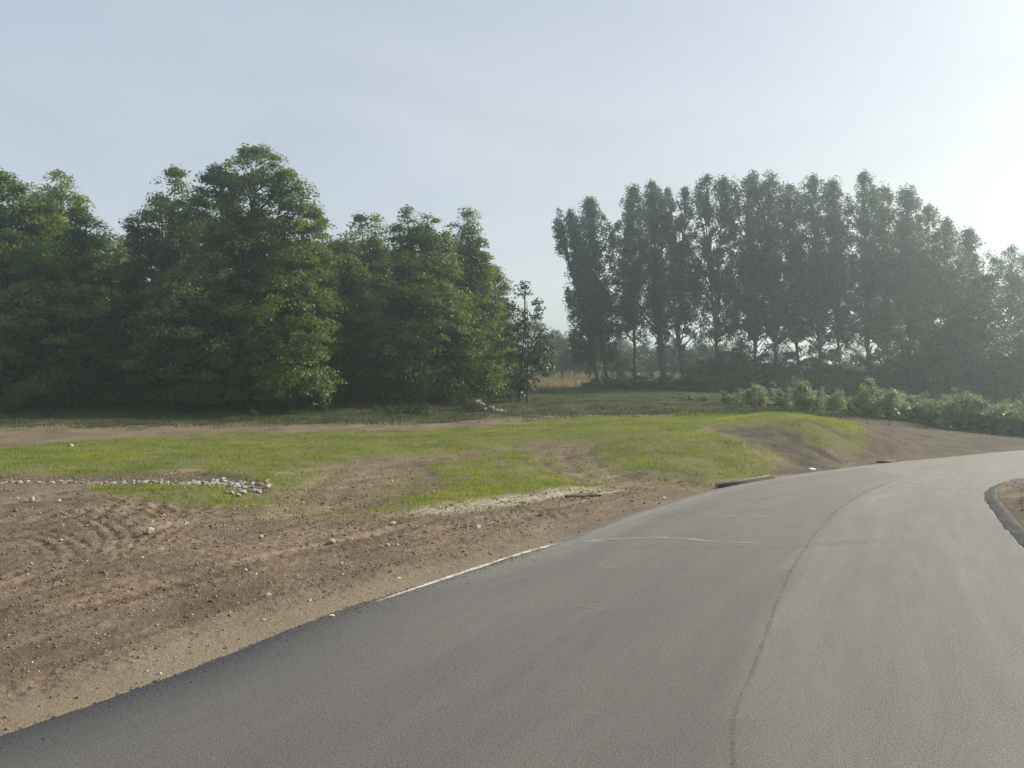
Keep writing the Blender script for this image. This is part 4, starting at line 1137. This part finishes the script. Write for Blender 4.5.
# single stones on the soil
ST = [((330, 545), .085, M_STONE, 'round tan fieldstone, largest stone on the bare soil'), ((268, 594), .05, M_STONE, 'flattish tan stone between the round fieldstone and the road'),
      ((150, 534), .09, M_STONE, 'tan stone on the rutted soil at the left'), ((387, 546), .045, M_STONE, 'small tan stone right of the round fieldstone'),
      ((393, 527), .06, M_STONE, 'small brown stone above the small tan one'), ((32, 501), .09, M_ROCK, 'white stone on the soil just below the rocky swale'),
      ((261, 539), .05, M_STONE, 'small stone left of the round fieldstone'), ((478, 529), .06, M_STONE, 'brown stone near the curved tyre marks'),
      ((245, 572), .035, M_STONE, 'small stone on open soil left of the tyre track'), ((71, 446), .13, M_ROCK, 'white stone lying in the grass at the left')]
for k, (pp_, s_, mt, lab) in enumerate(ST):
    x, y = px_ground([pp_])[0]
    me = rock_mesh('stone', 700 + k, mt, 1, .85, .7)
    o = bpy.data.objects.new('stone', me); col.objects.link(o)
    for pg in me.polygons: pg.use_smooth = True
    o.location = (x, y, gz(x, y) + s_ * .35); o.scale = (s_, s_, s_); o.rotation_euler = (0, 0, k)
    tag(o, lab, 'stone')
for (pp_, s_, lab) in [((332, 616), .032, 'small white chip at the asphalt edge by the tyre track'), ((398, 579), .03, 'small white chip on the sandy verge above the white line'),
                       ((664, 498), .05, 'small white chip on soil left of the dark wedge'), ((812, 470), .12, 'white stone at the road edge below the bare slip')]:
    x, y = px_ground([pp_])[0]
    o = bpy.data.objects.new('stone', rock_mesh('chip', 801 + int(pp_[0]), M_PAPER, 1, .6, .35)); col.objects.link(o)
    z_ = max(gz(x, y), float(zroad(y)) if poly_sd(np.array([x]), np.array([y]), ROADPOLY)[0] > 0 else -9)
    o.location = (x, y, z_ + s_ * .2); o.scale = (s_, s_, s_)
    tag(o, lab, 'stone')

# sticks and twigs
def stick(p0, p1, r0, mat, label, name='stick', lift=.02, side=True):
    a, b = px_ground([p0, p1])
    P = []
    for t in np.linspace(0, 1, 9):
        x, y = a * (1 - t) + b * t
        P.append((x + .03 * math.sin(t * 7), y + .03 * math.sin(t * 5), gz(x, y) + lift + r0 * .6 + .008 * math.sin(t * 11)))
    T = Tubes(); T.add(P, np.linspace(r0, r0 * .55, 9), 7)
    if side: q = np.array(P[5]); T.add([q, q + np.array([.12, .10, .05]), q + np.array([.2, .22, .07])], [r0 * .5, r0 * .35, r0 * .15], 5)
    o = T.build(name, mat); tag(o, label, 'stick'); return o
stick((566, 499), (600, 496.5), .035, M_STICK, 'dark weathered branch lying on the soil beside the pale straw')
stick((597, 496), (624, 493), .018, M_STICKP, 'pale stick continuing right of the dark branch')
stick((183, 619), (190, 618.5), .008, M_STICK, 'short dark twig lying flat near the tyre track', side=False)
x, y = px_ground([(53, 590)])[0]; z = gz(x, y)
T = Tubes(); T.add([(x - .02, y, z - .02), (x + .01, y, z + .08), (x + .05, y + .01, z + .17)], [.007, .006, .003], 5)
T.add([(x + .005, y, z + .06), (x - .02, y - .02, z + .11)], [.004, .002], 4)
tag(T.build('twig', M_STICK), 'thin upright twig stuck in the rutted soil at the left', 'twig')

# dark wedges at the road edge: shade put into solid colour, pale lip behind
def shade_piece(pa, pb, label, sc=1.0):
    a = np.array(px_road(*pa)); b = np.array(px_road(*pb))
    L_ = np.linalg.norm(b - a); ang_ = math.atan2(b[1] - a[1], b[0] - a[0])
    root = empty('shade_wedge', (a[0], a[1], float(zroad(a[1]))), ang_)
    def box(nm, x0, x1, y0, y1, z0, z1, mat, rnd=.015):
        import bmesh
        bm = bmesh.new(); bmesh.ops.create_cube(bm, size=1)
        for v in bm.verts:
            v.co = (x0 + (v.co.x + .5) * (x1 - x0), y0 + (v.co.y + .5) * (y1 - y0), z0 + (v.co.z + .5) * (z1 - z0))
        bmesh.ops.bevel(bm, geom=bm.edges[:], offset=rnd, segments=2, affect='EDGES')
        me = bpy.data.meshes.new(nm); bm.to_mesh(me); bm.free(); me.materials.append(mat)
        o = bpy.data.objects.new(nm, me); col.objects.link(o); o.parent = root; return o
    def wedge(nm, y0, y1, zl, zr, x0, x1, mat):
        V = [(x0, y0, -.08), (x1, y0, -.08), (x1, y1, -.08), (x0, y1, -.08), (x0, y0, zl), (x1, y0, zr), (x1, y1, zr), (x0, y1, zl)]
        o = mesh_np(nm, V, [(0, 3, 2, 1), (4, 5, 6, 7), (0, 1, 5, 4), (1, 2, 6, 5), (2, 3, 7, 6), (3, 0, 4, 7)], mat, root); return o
    wedge('shade_fill', .03, .20, .145 * sc, .035 * sc, 0, L_, M_SHADE)  # solid block, coloured dark in place of ditch shadow
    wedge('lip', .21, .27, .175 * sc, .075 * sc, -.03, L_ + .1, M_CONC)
    tag(root, label, 'dark wedge')
shade_piece((726, 487), (776, 478.5), 'dark wedge coloured as the shadowed ditch, with pale lip, at the left road edge', .30)
shade_piece((884, 463.3), (900, 462), 'small drain opening, its shade put in as a dark wedge, at the road edge beyond the bank', .36)

# ------------------------------------------------------------------ haze
import bmesh
bm = bmesh.new(); bmesh.ops.create_cube(bm, size=1)
for v in bm.verts:
    v.co = (v.co.x * 1070, v.co.y * 1070, -4.5 + (v.co.z + .5) * 36)
me = bpy.data.meshes.new('haze'); bm.to_mesh(me); bm.free()
hm = bpy.data.materials.new('haze_air'); hm.use_nodes = True; hm.node_tree.nodes.clear()
pv = hm.node_tree.nodes.new('ShaderNodeVolumePrincipled'); ho = hm.node_tree.nodes.new('ShaderNodeOutputMaterial')
pv.inputs['Color'].default_value = (.78, .94, 1.0, 1); pv.inputs['Density'].default_value = HAZE_DENSITY; pv.inputs['Anisotropy'].default_value = HAZE_ANISO
hm.node_tree.links.new(pv.outputs[0], ho.inputs['Volume'])
me.materials.append(hm)
hz = bpy.data.objects.new('haze', me); col.objects.link(hz); tag(hz, kind='stuff')
hm.cycles.homogeneous_volume = True if hasattr(hm.cycles, 'homogeneous_volume') else True
print('built')
